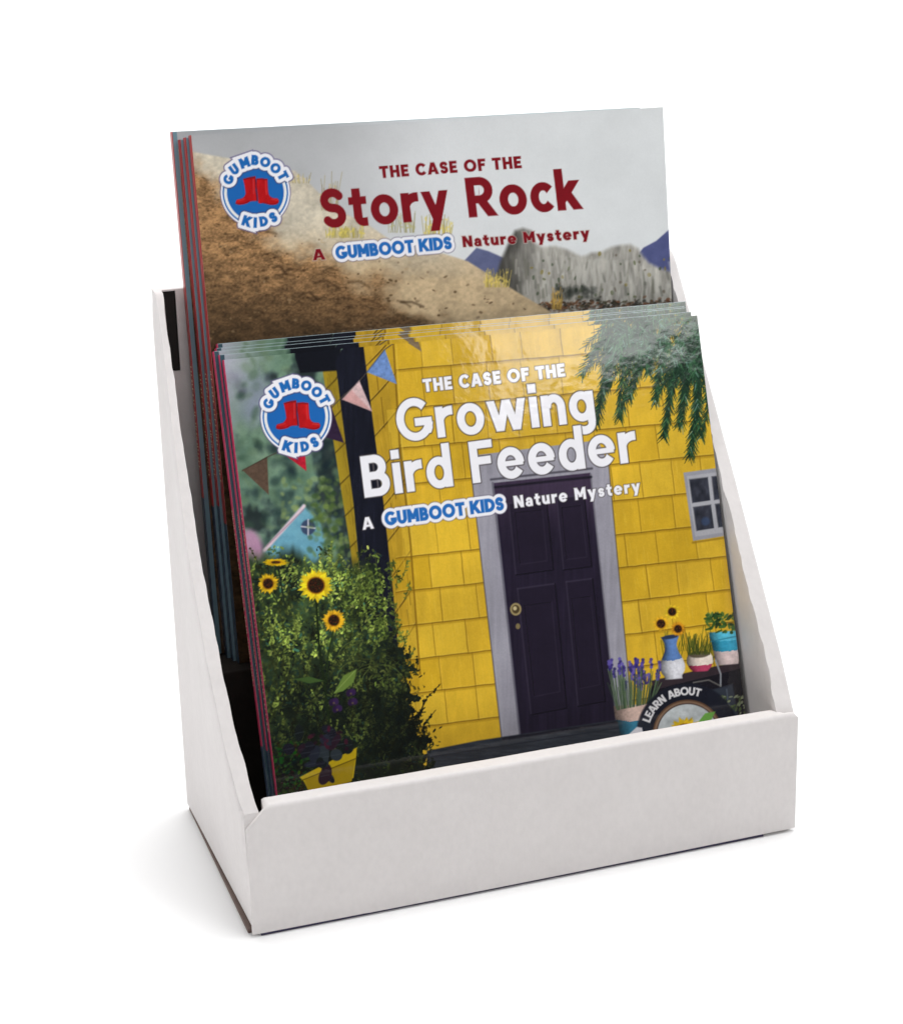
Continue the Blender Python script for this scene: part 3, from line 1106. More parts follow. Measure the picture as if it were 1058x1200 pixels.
    for q in ([(806.8, 562), (828.5, 559.3), (831.5, 586.5), (810.5, 589.5)], [(833, 558.6), (852, 556.5), (856, 583.5), (836, 586)],
              [(811.5, 594.5), (832.2, 591.5), (836, 619), (815.5, 622.2)], [(837, 590.8), (857, 588), (861, 615), (841, 618.2)]):
        cv.poly(q, lambda x, y: np.stack([30 + 40 * fbm(x / 6, y / 9, 13, 3), 32 + 40 * fbm(x / 6, y / 9, 13, 3), 40 + 44 * fbm(x / 6, y / 9, 13, 3)], -1) / 255, .6)
        cv.line([q[0], q[1]], 1.0, (90, 90, 96), .6, .8)
        cv.line([q[0], q[3]], 1.0, (96, 96, 102), .6, .8)
    cv.ell(826, 611, 5, 5, 0, (62, 82, 120), 2, .6)
    cv.line([(811, 636), (862, 628)], 2.2, (140, 108, 30), 1.2, .8)

    # garden in the lower left
    def dens(x, y):
        edge = 470 + 22 * math.sin(y * .021) + max(0, (y - 760)) * .30
        return x < edge
    sl = cv.win(262, 630, 560, 990)
    x, y = X[sl], Y[sl]
    edge = 450 + 6 * np.sin(y * .05) + 26 * (fbm(x / 7, y / 7, 40, 4) - .5) * 2 + np.clip((y - 700) * .30, -14, 50)
    top = 672 - 22 * fbm(x / 14, y / 50, 44, 3) - 10 * ss(400, 330, x)
    m = ss(2.5, -2.5, x - edge) * ss(-12, 12, y - top)
    n = fbm(x / 7, y / 7, 50, 4)
    big = fbm(x / 34, y / 34, 55, 3)
    fall = np.clip(1.08 - (y - 640) / 300.0, .12, 1) * np.clip(1 - np.clip(x - 420, 0, 200) / 120, .22, 1)
    g = np.clip((.10 + .55 * n * big * 2) * (.3 + .7 * fall), .02, 1)
    cv.put(sl, m, lambda a, b: np.stack([g * 96 + 4, g * 124 + 7, g * 66 + 9], -1) / 255)
    lum_map = fbm(X / 20, Y / 20, 61, 3)

    def lum_at(x, y):
        q = cv.Hi @ np.array([x, y, 1.0])
        i = int(min(cv.nx - 1, max(0, q[0] / q[2] / WB * (cv.nx - 1))))
        j = int(min(cv.ny - 1, max(0, (q[1] / q[2] - cv.v0) / (cv.v1 - cv.v0) * (cv.ny - 1))))
        return float(np.clip((lum_map[j, i] - .3) * 2.4, 0, 1.2))

    def lit(x, y):
        return max(.20, min(1.0, 1.14 - (y - 640) / 290.0)) * max(.26, 1 - max(0, x - 415) / 150)

    def pal(x, y, r):
        k = (.12 + .88 * lit(x, y)) * (.27 + .95 * lum_at(x, y)) * r.uniform(.45, 1.25)
        if r.random() < .22: return (58 * k + 6, 100 * k + 10, 74 * k + 14)
        if r.random() < .16: return (190 * k + 6, 196 * k + 10, 96 * k + 8)
        return (136 * k + 5, 158 * k + 9, 62 * k + 8)

    def dense(x, y):
        lim = 446 + max(-14, min(64, (y - 700) * .36)) + 9 * math.sin(y * .09) + 5 * math.sin(y * .31 + 1)
        return x < lim + rs.uniform(-9, 9) and y > 652 + 16 * math.sin(x * .11) + rs.uniform(-12, 12)
    leaf_noise(rs, 6200, (268, 640, 545, 960), pal, (1.2, 3.0), None, cv, dense, (.3, .55), .45)
    for i in range(260):                                  # sprigs with small leaves, every way up
        x, y = rs.uniform(285, 492), rs.uniform(668, 900)
        if not dense(x, y): continue
        L = rs.uniform(12, 42)
        lean = rs.uniform(-.5, .5)
        bend = rs.uniform(-.3, .3)
        t = (.14 + .86 * lit(x, y - L)) * (.25 + .9 * lum_at(x, y - L * .5)) * rs.uniform(.6, 1.2)
        col = (156 * t + 6, 176 * t + 8, 74 * t + 8)
        cv.line([(x, y), (x + lean * L * .5, y - L * .5), (x + (lean + bend) * L, y - L)], .8, tuple(c * .55 for c in col), .5, .8)
        for j in range(int(L / 1.9)):
            q = rs.random()
            cx = x + lean * L * q + bend * L * max(0, q - .5) * 2 + rs.uniform(-3.4, 3.4) * (1.1 - q)
            cy = y - L * q + rs.uniform(-1, 1)
            k = rs.uniform(.55, 1.3)
            cv.ell(cx, cy, rs.uniform(1.1, 2.6) * (1.1 - .4 * q), rs.uniform(.6, 1.2), rs.uniform(-1.2, 1.2) + (0 if rs.random() < .5 else 1.6), tuple(min(235, c * k) for c in col), .45, .9)
    for i in range(46):                                   # loose tips standing against the dark board and the wall
        x, y = rs.uniform(398, 474), rs.uniform(670, 760)
        L = rs.uniform(12, 46) * (1 if x < 450 else .6)
        lean = rs.uniform(-.35, .4)
        sh = rs.uniform(.5, 1.1)
        col = (104 * sh, 124 * sh, 52 * sh)
        cv.line([(x, y), (x + lean * L * .6, y - L * .5), (x + lean * L, y - L)], .8, tuple(c * .7 for c in col), .5, .85)
        for j in range(int(L / 2)):
            q = rs.random()
            k = rs.uniform(.6, 1.35)
            cv.ell(x + lean * L * q + rs.uniform(-3, 3), y - L * q, rs.uniform(1.1, 2.4), rs.uniform(.6, 1.1), rs.uniform(-1.3, 1.3), tuple(c * k for c in col), .45, .9)
    for i in range(16):                                   # arching grass blades
        x, y = rs.uniform(396, 440), rs.uniform(766, 800)
        s2 = rs.uniform(.3, .9)
        cv.line(arc(x + 12, y + 4, 20 * s2 + 8, 18 * s2 + 8, 190, 300 + rs.uniform(-30, 30), 8), 1.0, (92 * s2 + 16, 112 * s2 + 14, 50 * s2 + 10), .6, .75)
    for i in range(60):
        x, y = rs.uniform(280, 470), rs.uniform(800, 950)
        cv.ell(x, y, rs.uniform(4, 12), rs.uniform(3, 8), rs.uniform(0, 3), (10, 18, 16), 4, rs.uniform(.2, .5))
    leaf_noise(rs, 700, (275, 870, 365, 950), lambda x, y, r: (50 * r.random() + 8, 74 * r.random() + 14, 26 * r.random() + 10), (1.2, 3.4), None, cv, None, (.4, .7), .5)

    # flower stems and sunflowers
    cv.line([(370, 700), (374, 760), (381, 810), (386, 850)], 2.6, (26, 38, 18), .7)
    cv.line([(391, 736), (384, 770), (382, 800)], 1.6, (30, 44, 20), .7)
    cv.line([(318, 694), (330, 714)], 1.8, (34, 48, 28), .7)
    cv.line([(326, 664), (334, 712)], 2.0, (28, 38, 28), .7)
    cv.poly([(391, 813), (402, 792), (418, 784), (414, 800), (402, 810)], (98, 122, 54), .8)
    cv.line([(392, 812), (416, 786)], .8, (140, 160, 84), .6, .8)
    cv.poly([(344, 796), (362, 793), (380, 798), (362, 801)], (60, 84, 40), .8)
    for (x, y, r, sq, tn) in ((370, 686, 22, .95, (236, 204, 36)), (314, 684, 13.5, 1, (226, 182, 32)), (391, 727, 14.5, 1.0, (232, 176, 36))):
        sunflower(cv, rs, x, y, r, sq, tn)
    sunflower(cv, rs, 323, 659, 16, .30, (228, 186, 24), .3)
    # pot of dark leaves
    cv.poly([(351, 911), (418, 876), (417, 890), (414, 912), (361, 926), (356, 916)], (190, 162, 24), .7)
    cv.poly([(357, 914), (416, 890), (412, 916), (362, 930)], (158, 132, 18), .7)
    cv.line([(353, 915), (417, 889)], 1.2, (92, 76, 12), .7)
    for i in range(26):
        x, y = rs.gauss(378, 20), rs.gauss(882, 12)
        c = rs.choice([(26, 26, 36), (36, 40, 52), (22, 28, 28), (44, 52, 58), (40, 24, 36)])
        cv.ell(x, y, rs.uniform(5, 12), rs.uniform(3, 8), rs.uniform(0, 3), c, .8)
        cv.line([(x - 5, y + 1), (x + 5, y - 1)], .8, (70, 78, 84), .7, .5)
    for i in range(14):
        x, y = rs.uniform(360, 408), rs.uniform(846, 880)
        cv.ell(x, y, rs.uniform(2, 4), rs.uniform(1.4, 3), rs.uniform(0, 3), rs.choice([(66, 22, 40), (48, 20, 44), (40, 16, 30)]), .8, .8)
    for (x, y) in ((391, 823), (395, 831), (411, 812), (413, 823)):
        cv.ell(x - 2, y, 3.6, 4.6, .4, (40, 22, 58), 1.0, .9)
        cv.ell(x + 2.4, y - 1, 3.4, 4.2, -.4, (52, 30, 74), 1.0, .9)
        cv.ell(x, y + 1, 1.2, 1.2, 0, (110, 96, 60), .7, .7)

    # shelf with pots at the right
    cv.poly([(764, 801), (868, 776), (900, 770), (900, 980), (752, 980), (745, 860)], (26, 24, 32), 1.4)
    cv.poly([(762, 798), (868, 774), (900, 768), (900, 778), (866, 784), (768, 808)], (52, 42, 48), .8)
    for i in range(60):
        x, y = rs.uniform(776, 850), rs.uniform(744, 772)
        cv.line([(x, y + 10), (x + rs.uniform(-6, 6), y - rs.uniform(4, 16))], .9, rs.choice([(64, 76, 24), (96, 98, 32), (46, 58, 26)]), .6, .7)
    def turned(top, bot, prof, bands, mott=.10):
        """A turned pot: axis from top to bottom, half widths along it, colour bands; lit from the upper left in the print."""
        ax, ay = bot[0] - top[0], bot[1] - top[1]
        L = math.hypot(ax, ay)
        ux, uy = ax / L, ay / L
        n = 26
        hw = [float(np.interp(i / n, [p[0] for p in prof], [p[1] for p in prof])) for i in range(n + 1)]
        hw = [hw[0]] + [(hw[i - 1] + 2 * hw[i] + hw[i + 1]) / 4 for i in range(1, n)] + [hw[-1]]
        lft = [(top[0] + ax * i / n + uy * hw[i], top[1] + ay * i / n - ux * hw[i]) for i in range(n + 1)]
        rgt = [(top[0] + ax * i / n - uy * hw[i], top[1] + ay * i / n + ux * hw[i]) for i in range(n + 1)]

        def f(x, y):
            t = ((x - top[0]) * ux + (y - top[1]) * uy) / L
            c = np.zeros(x.shape + (3,))
            h = np.interp(t, np.linspace(0, 1, n + 1), hw)
            q = -((x - top[0]) * uy - (y - top[1]) * ux) / np.maximum(h, .5)
            tt = t - .05 * (1 - q * q) + .03 * (fbm(x / 3, y / 3, 71, 2) - .5)
            for t0, col in bands:
                c[tt >= t0] = np.array(col, float)
            k = 1.06 - .42 * np.clip(q + .25, 0, 2) ** 2 - .16 * np.clip(-q - .5, 0, 1) + mott * (fbm(x / 2.5, y / 2.5, 73, 3) - .5) * 2
            return np.clip(c / 255 * k[..., None], 0, 1)
        cv.poly(lft + rgt[::-1], f, .8)
    turned((784.5, 746), (789, 796), [(0, 11), (.06, 9), (.2, 6.6), (.36, 8), (.55, 13), (.7, 15), (.85, 13.4), (.93, 9.5), (1, 10.5)], [(-9, (88, 122, 176)), (.52, (206, 206, 212))], .09)
    cv.ell(784.5, 746.5, 10, 2.4, -.15, (40, 52, 78), .8)
    for (x, y, r, tn) in ((774, 731, 10.5, (230, 178, 40)), (787, 717, 10, (232, 196, 44)), (794, 737, 9.5, (206, 142, 30))):
        sunflower(cv, rs, x, y, r, 1, tn, .45)
    turned((819, 766), (820.5, 787), [(0, 12.5), (.2, 15), (.5, 15.6), (.8, 12.5), (1, 8.5)], [(-9, (222, 208, 196)), (.62, (178, 64, 96))])
    cv.ell(819, 767, 12, 4, -.08, (60, 52, 36), .8, .8)
    for i in range(50):
        x = rs.uniform(806, 832)
        cv.line([(x, 767), (x + rs.uniform(-8, 8), 767 - rs.uniform(8, 26))], .8, rs.choice([(56, 70, 26), (84, 92, 34), (40, 52, 24)]), .5, .8)
    turned((849, 740), (852, 779), [(0, 19), (.2, 18.6), (.22, 17), (.9, 14), (1, 12.5)], [(-9, (84, 182, 208)), (.24, (52, 150, 182)), (.56, (214, 194, 192))])
    cv.line([(832, 752), (866, 745)], 1.2, (34, 100, 128), .8, .7)
    for i in range(70):
        x, y = rs.uniform(828, 870), rs.uniform(718, 742)
        cv.ell(x, y, rs.uniform(2, 5), rs.uniform(1, 2.2), rs.uniform(-1.4, 1.4), rs.choice([(42, 74, 34), (64, 98, 44), (28, 50, 26), (82, 112, 56)]), .6, .9)
    cv.line([(838, 774), (844, 790), (844, 804)], 2, (150, 154, 160), .7, .9)
    cv.line([(812, 800), (830, 797), (844, 804)], 1.6, (120, 118, 112), .7, .8)
    cv.poly([(828, 810), (858, 802), (866, 850), (834, 858)], (58, 66, 78), 1.5, .8)
    cv.line([(851, 808), (856, 850)], 1.6, (112, 122, 136), 1, .5)
    for i in range(110):
        x, y = rs.uniform(842, 885), rs.uniform(816, 860)
        cv.ell(x, y, rs.uniform(1.5, 4), rs.uniform(.8, 1.6), rs.uniform(-1.5, 0), rs.choice([(120, 132, 96), (86, 102, 60), (60, 74, 48), (150, 158, 124)]), .5, .85)
    # lavender pot beside the door
    turned((742, 826), (746, 886), [(0, 23.5), (.26, 22.5), (.28, 20), (1, 14)], [(-9, (204, 176, 164)), (.27, (50, 116, 142))])
    for i in range(90):
        x = rs.uniform(722, 764)
        L = rs.uniform(16, 46)
        tx = x + (x - 743) * .35 + rs.uniform(-4, 4)
        c = rs.choice([(72, 92, 66), (94, 112, 84), (52, 70, 52)])
        cv.line([(x, 828 - (x - 743) * .2), (tx, 826 - L)], .9, c, .5, .85)
        if rs.random() < .34:
            for j in range(4):
                cv.ell(tx + rs.uniform(-1, 1), 826 - L - j * 3, 2.0, 1.9, 0, rs.choice([(66, 54, 128), (92, 80, 158), (50, 42, 104)]), .6, .9)

    # hanging fir branch
    def spray(p0, p1, sag, n, L, dark):
        for i in range(n):
            t = i / n
            x = p0[0] + (p1[0] - p0[0]) * t + sag[0] * math.sin(math.pi * t)
            y = p0[1] + (p1[1] - p0[1]) * t + sag[1] * math.sin(math.pi * t)
            a0 = math.atan2(p1[1] - p0[1], p1[0] - p0[0])
            for sd in (-1, 1):
                a = a0 + sd * rs.uniform(.28, .8)
                l = L * rs.uniform(.6, 1.1) * (1 - .35 * t)
                k = rs.random()
                kind = rs.random()
                c = (10 + 18 * k, 34 + 26 * k, 22 + 18 * k)
                if kind > (.78 if dark else .5): c = (30 + 36 * k, 72 + 40 * k, 44 + 30 * k)
                if kind > (.98 if dark else .94): c = (84 + 40 * k, 122 + 36 * k, 108 + 36 * k)
                cv.line([(x, y), (x + math.cos(a) * l * .5, y + math.sin(a) * l * .5 + .5), (x + math.cos(a) * l, y + math.sin(a) * l + 1.5)], 1.15, c, .45, .95, .6)
    for i in range(90):
        x, y = rs.uniform(708, 884), rs.uniform(352, 436)
        if y > 372 + (x - 690) * .5 + 36 and x < 760: continue
        cv.ell(x, y, rs.uniform(6, 16), rs.uniform(4, 10), rs.uniform(0, 3), (14, 34, 26), 4, rs.uniform(.25, .6))
    tips = [(680, 440), (690, 420), (699, 498), (726, 491), (737, 468), (712, 455), (766, 474), (778, 514), (794, 500), (810, 535), (820, 514), (800, 470),
            (826, 472), (846, 470), (760, 440), (838, 450), (860, 462), (745, 430), (786, 452), (866, 440), (704, 428)]
    for rep in range(2):
        for (tx, ty) in tips:
            sx_ = tx + 40 + rs.uniform(-24, 20) - (tx - 680) * .18
            sy_ = 372 + rs.uniform(0, 30) - (tx - 700) * .04
            if ty - sy_ < 20: continue
            ex, ey = tx + rs.uniform(-4, 4) * rep, ty + rs.uniform(-6, 2) * rep
            cv.line([(sx_, sy_), ((sx_ + ex) / 2, (sy_ + ey) / 2 - 3), (ex, ey)], 1.2, (40, 34, 24), .6, .8)
            spray((sx_, sy_), (ex, ey), (rs.uniform(-3, 3), rs.uniform(-8, 2)), int(abs(ey - sy_) / 1.9), 15, rep < 2)
    for i in range(120):
        x, y = rs.uniform(704, 884), rs.uniform(345, 430)
        if y > 395 + (x - 700) * .5: continue
        a = rs.uniform(.6, 2.6)
        l = rs.uniform(22, 40)
        spray((x, y), (x + math.cos(a) * l, y + math.sin(a) * l), (0, 0), 12, 12, rs.random() < .5)
    for i in range(260):
        x, y = rs.uniform(712, 878), rs.uniform(362, 440)
        if y > 386 + (x - 700) * .45: continue
        a = rs.uniform(-.9, .6)
        l = rs.uniform(5, 10)
        k = rs.random()
        cv.line([(x, y), (x + math.cos(a) * l, y - math.sin(a) * l)], 1.0, (70 + 50 * k, 104 + 44 * k, 98 + 40 * k), .5, .55, .5)

    # bunting
    cv.line([(496, 376), (470, 396), (450, 410), (430, 436), (416, 452), (404, 462), (392, 474), (378, 490), (356, 515), (330, 528), (312, 536), (284, 552)], 1.2, (70, 62, 54), .6, .9)

    def flag(p, c, c2=None):
        cv.poly(p, lambda x, y: np.clip(np.array(c, float) / 255 * (0.86 + .3 * fbm(x / 3, y / 3, 77, 3))[..., None], 0, 1), .7)
        cv.line([p[0], p[1]], 1.4, tuple(v * .7 for v in c), .7, .7)
    flag([(451, 410), (430, 436), (465, 450)], (104, 134, 186))
    flag([(421, 446), (401, 468), (436, 482)], (204, 176, 176))
    cv.poly([(412, 457), (401, 468), (436, 482)], (196, 138, 134), 1.4, .6)
    flag([(388, 476), (380, 512), (403, 519)], (44, 30, 52))
    flag([(326, 527), (356, 516), (359, 552)], (166, 28, 46))
    flag([(284, 551), (313, 536), (315, 580)], (88, 70, 58))
    flag([(463, 392), (484, 380), (494, 412)], (118, 100, 76))

    # round corner badge
    bx, by = 805.5, 861
    cv.ell(bx, by, 60, 60, 0, (26, 28, 40), 1.6, .93)
    cv.ell(bx, by, 41, 41, 0, (96, 70, 52), .7)
    cv.ell(bx, by, 39.2, 39.2, 0, (140, 112, 92), .7, .8)
    cv.ell(bx, by, 36.8, 36.8, 0, (70, 56, 50), .7)
    cv.ell(bx, by, 35.6, 35.6, 0, lambda x, y: np.stack([150 + 60 * fbm(x / 9, y / 9, 3, 3), 156 + 60 * fbm(x / 9, y / 9, 3, 3), 158 + 60 * fbm(x / 9, y / 9, 3, 3)], -1) / 255, .7)
    cv.poly([(818, 846), (826, 836), (838, 834), (832, 846), (824, 852)], (104, 160, 70), .8)
    sunflower(cv, rs, 802, 856, 21, .8, (236, 196, 40), .4)
    arcs = 'LEARN ABOUT'
    tot = text_w(arcs, .24, .2)
    pen = 0
    sl = cv.win(bx - 72, by - 72, bx + 40, by + 10)
    d = np.full(cv.X[sl].shape, 1e9)
    a0, a1 = -72.0, 17.0
    for ch in arcs:
        wd = .3 if ch == ' ' else text_w(ch, .24, 0)
        if ch != ' ':
            a = a0 + (a1 - a0) * (pen + wd / 2) / tot
            r = 51.0
            d = np.minimum(d, letter_at(cv, ch, bx + r * math.sin(rad(a)), by - r * math.cos(rad(a)), 9.4, a, .24, sl))
        pen += wd + .2
    lay(cv, sl, d, (222, 220, 222), .1)
    cv.poly([(735, 862), (746, 852), (752, 853), (753, 858), (744, 872)], (206, 204, 210), .8)

    # lettering
    grain(cv, 5)
    emblem(cv, 347.0, 488.5, 1.0)
    OUT = (66, 60, 62)
    for s, p0, p1, cap, w, gap in (('THE CASE OF THE', (496.5, 459.4), (662, 440.8), 14.8, .25, .16),
                                   ('Growing', (467.5, 517.6), (697.5, 493.2), 48.0, .205, .12),
                                   ('Bird Feeder', (427.4, 583.2), (746.5, 540.6), 48.0, .205, .12)):
        sl, d = text_sd(cv, s, p0, p1, cap, w, gap)
        big = cap > 20
        lay(cv, sl, d, OUT, 1.5 if big else 1.1, .7, .85)
        lay(cv, sl, d, (234, 233, 238), .3)
    series_line(cv, (234, 233, 238), OUT, ((425, 621), (438, 619.2)), (451.5, 616), (590.5, 597.6), 15.4, (602.8, 595.4), (750, 576.3), 14.0, 1)


# ------------------------------------------------------------------ artwork of the rear stack: sandy hill and rocks
def paint_rock(cv):
    rs = random.Random(23)
    X, Y = cv.X, cv.Y
    n = fbm(X / 70, Y / 50, 2, 3)
    t = ss(220, 780, X)
    v = 176 + 38 * ss(.05, .62, t) + 8 * (n - .5) - 10 * ss(190, 130, Y) * (1 - t)
    cv.img[:] = np.stack([v, v + 1 + 2 * t, v + 3 + 1 * t], -1) / 255
    # misty blue hills
    cv.poly([(520, 330), (543, 306), (558, 290), (572, 294), (590, 302), (600, 340), (560, 360)],
            lambda x, y: np.stack([84 + 18 * fbm(x / 8, y / 8, 3), 90 + 18 * fbm(x / 8, y / 8, 3), 124 + 18 * fbm(x / 8, y / 8, 3)], -1) / 255, 1.3)
    cv.poly([(742, 304), (753, 290), (768, 282), (786, 266), (800, 258), (806, 330), (780, 326)],
            lambda x, y: np.stack([74 + 14 * fbm(x / 8, y / 8, 5), 80 + 14 * fbm(x / 8, y / 8, 5), 122 + 16 * fbm(x / 8, y / 8, 5)], -1) / 255, 1.1)
    # pale rock massif with folds

    def rock(x, y):
        q = fbm(x / 5 + .6 * fbm(x / 16, y / 16, 6), y / 26, 12, 4)
        w = fbm(x / 24, y / 20, 14, 3)
        s = ss(628, 596, x + 12 * (w - .5))
        l = (128 + 104 * (q - .2) * (.6 + .7 * w)) * (1 - .50 * s)
        l = np.clip(l, 34, 205)
        return np.stack([l, l * .99 - 1, l * .95 - 2], -1) / 255
    mass = [(576, 340), (586, 306), (594, 288), (603, 270), (612, 267), (622, 270), (626, 284), (634, 289), (650, 288), (664, 292), (680, 300), (686, 299), (692, 296), (704, 295), (716, 289),
            (727, 287), (738, 286), (747, 291), (752, 299), (760, 308), (772, 314), (790, 320), (800, 372), (690, 378), (600, 380)]
    cv.poly(mass, rock, 3.2)
    for i in range(90):
        x = rs.uniform(600, 786)
        y = rs.uniform(300, 352)
        c = rs.choice([(96, 96, 84), (204, 202, 194), (84, 86, 78), (190, 186, 176)])
        cv.line([(x, y), (x + rs.uniform(-3, 3), y + rs.uniform(8, 22))], rs.uniform(1, 3), c, 1.6, .45)
    for i in range(44):
        x, y = rs.uniform(622, 786), rs.uniform(292, 350)
        cv.ell(x, y, rs.uniform(1, 2.2), rs.uniform(1.2, 3), rs.uniform(-.4, .4), rs.choice([(92, 100, 70), (70, 80, 62), (128, 116, 60), (104, 96, 84)]), .8, .75)
    for i in range(46):                                  # bright ridges running down the folds
        x = rs.uniform(622, 786)
        y = float(np.interp(x, [622, 690, 735, 790], [292, 304, 296, 326])) + rs.uniform(0, 14)
        cv.line([(x, y), (x + rs.uniform(-2, 3), y + 12), (x + rs.uniform(-4, 6), y + rs.uniform(20, 40))], rs.uniform(1.5, 4), (196, 194, 186), 2.2, .4, .5)
    base_y = lambda q: 357 - (q - 640) * .02
    for i in range(420):                                 # scrub and rusty soil along the foot of the rocks
        x = rs.uniform(628, 792)
        y = base_y(x) + rs.gauss(2, 3.2)
        cv.ell(x, y, rs.uniform(.8, 3), rs.uniform(.6, 1.8), rs.uniform(-.6, .6), rs.choice([(44, 42, 36), (66, 50, 38), (116, 74, 50), (36, 36, 32), (104, 66, 46), (74, 70, 54)]), .8, rs.uniform(.4, .85))
    for i in range(30):
        x = rs.uniform(648, 700)
        cv.ell(x, 344 + rs.uniform(-8, 8), rs.uniform(2, 5), rs.uniform(2, 5), 0, (40, 44, 40), 1.8, .4)
    # sandy hill and its dark earth foreground
    sand_top = [(228, 178), (262, 184), (300, 190), (346, 200), (362, 214), (384, 236), (404, 250), (430, 262), (470, 290), (520, 297), (548, 306), (580, 326), (612, 346), (640, 362),
                (664, 384), (664, 720), (180, 720), (190, 178)]

    def sand(x, y):
        a = fbm(x / 22, y / 16, 31, 4)
        b = fbm(x / 4, y / 3.4, 33, 4)
        l = .74 + .26 * (a - .5) + .24 * (b - .5)
        k = ss(330, 250, y + 30 * (a - .5) - (x - 380) * .06)[..., None]
        hi = np.array([200, 191, 172]) / 255
        lo = np.array([190, 168, 134]) / 255
        return np.clip((hi * k + lo * (1 - k)) * (l + .26)[..., None], 0, 1)
    cv.poly(sand_top, sand, 1.6)
    sl = cv.win(190, 170, 680, 720)
    x, y = X[sl], Y[sl]
    a = fbm(x / 26, y / 18, 41, 4)
    edge = np.interp(x, [200, 232, 262, 300, 340, 380, 420, 460, 500, 540, 580, 620, 660], [180, 186, 214, 246, 278, 296, 318, 340, 372, 388, 402, 410, 420])
    m = ss(-22, 26, y - edge + 60 * (a - .5) - 6)
    b = fbm(x / 2.4, y / 1.7, 43, 4)
    c = fbm(x / 12 + 5, y / 5, 47, 4)
    deep = .36 + .64 * ss(420, 270, y + 30 * (a - .5) + (x - 330) * -.05)
    l = (.66 + .62 * (b - .5) + .62 * (c - .5)) * deep + .15
    l = np.clip(l, .07, 1)
    cv.put(sl, m, lambda p, q: np.clip(np.stack([l * 188, l * 144, l * 98], -1) / 255, 0, 1))
    for i in range(600):
        x, y = rs.uniform(226, 640), rs.uniform(200, 420)
        e = float(np.interp(x, [200, 340, 460, 640], [180, 270, 300, 365]))
        if y < e: continue
        dk = rs.random() < .55
        c = (62, 44, 28) if dk else (178, 150, 112)
        cv.ell(x, y, rs.uniform(.8, 2.6), rs.uniform(.6, 1.6), rs.uniform(-.5, .5), c, .8, rs.uniform(.25, .7) * (1 if dk else .6))
    for i in range(26):
        x = rs.uniform(226, 470)
        y = float(np.interp(x, [226, 300, 380, 470], [214, 262, 318, 352])) + rs.uniform(0, 60)
        L = rs.uniform(8, 30)
        cv.line([(x, y), (x + L * .5, y + rs.uniform(-3, 4)), (x + L, y + rs.uniform(-2, 7))], rs.uniform(1, 3), (48, 34, 22), 1.6, rs.uniform(.3, .6))
    # dry grass
    for (gx, gy, nn, h, sp, tone) in ((386, 246, 14, 46, 10, (178, 160, 112)), (404, 278, 60, 14, 22, (196, 180, 92)), (470, 272, 26, 26, 18, (168, 162, 112)), (512, 280, 44, 30, 16, (204, 186, 96)),
                                      (582, 336, 44, 22, 14, (206, 184, 96)), (652, 362, 26, 26, 6, (196, 158, 80)), (350, 214, 14, 12, 12, (190, 174, 122))):
        for i in range(nn):
            x = gx + rs.uniform(-sp, sp)
            L = h * rs.uniform(.4, 1)
            k = rs.uniform(.7, 1.1)
            cv.line([(x, gy), (x + rs.uniform(-.25, .25) * L, gy - L)], .9, tuple(v * k for v in tone), .6, .6)
            if rs.random() < .6:
                cv.ell(x + rs.uniform(-3, 3), gy - L * rs.uniform(.3, 1), 1.6, 1.1, rs.uniform(0, 3), tuple(min(255, v * 1.12) for v in tone), .8, .6)
    # lettering
    grain(cv, 9, .35)
    emblem(cv, 299.2, 225.3, .975)
    RED = (122, 20, 30)
    for s, p0, p1, cap, w, gap in (('THE CASE OF THE', (445.6, 208.4), (611, 196.4), 13.8, .25, .16),
                                   ('Story Rock', (379, 267.6), (681, 244.4), 46.0, .225, .11)):
        sl, d = text_sd(cv, s, p0, p1, cap, w, gap)
        lay(cv, sl, d, RED, .2)
    series_line(cv, RED, (198, 184, 176), ((367, 305), (381, 303.6)), (394, 303.4), (529.6, 291.4), 14.8, (542.6, 289.4), (690.4, 279.2), 12.8, 1)


# ------------------------------------------------------------------ books
GAIN = 1.03


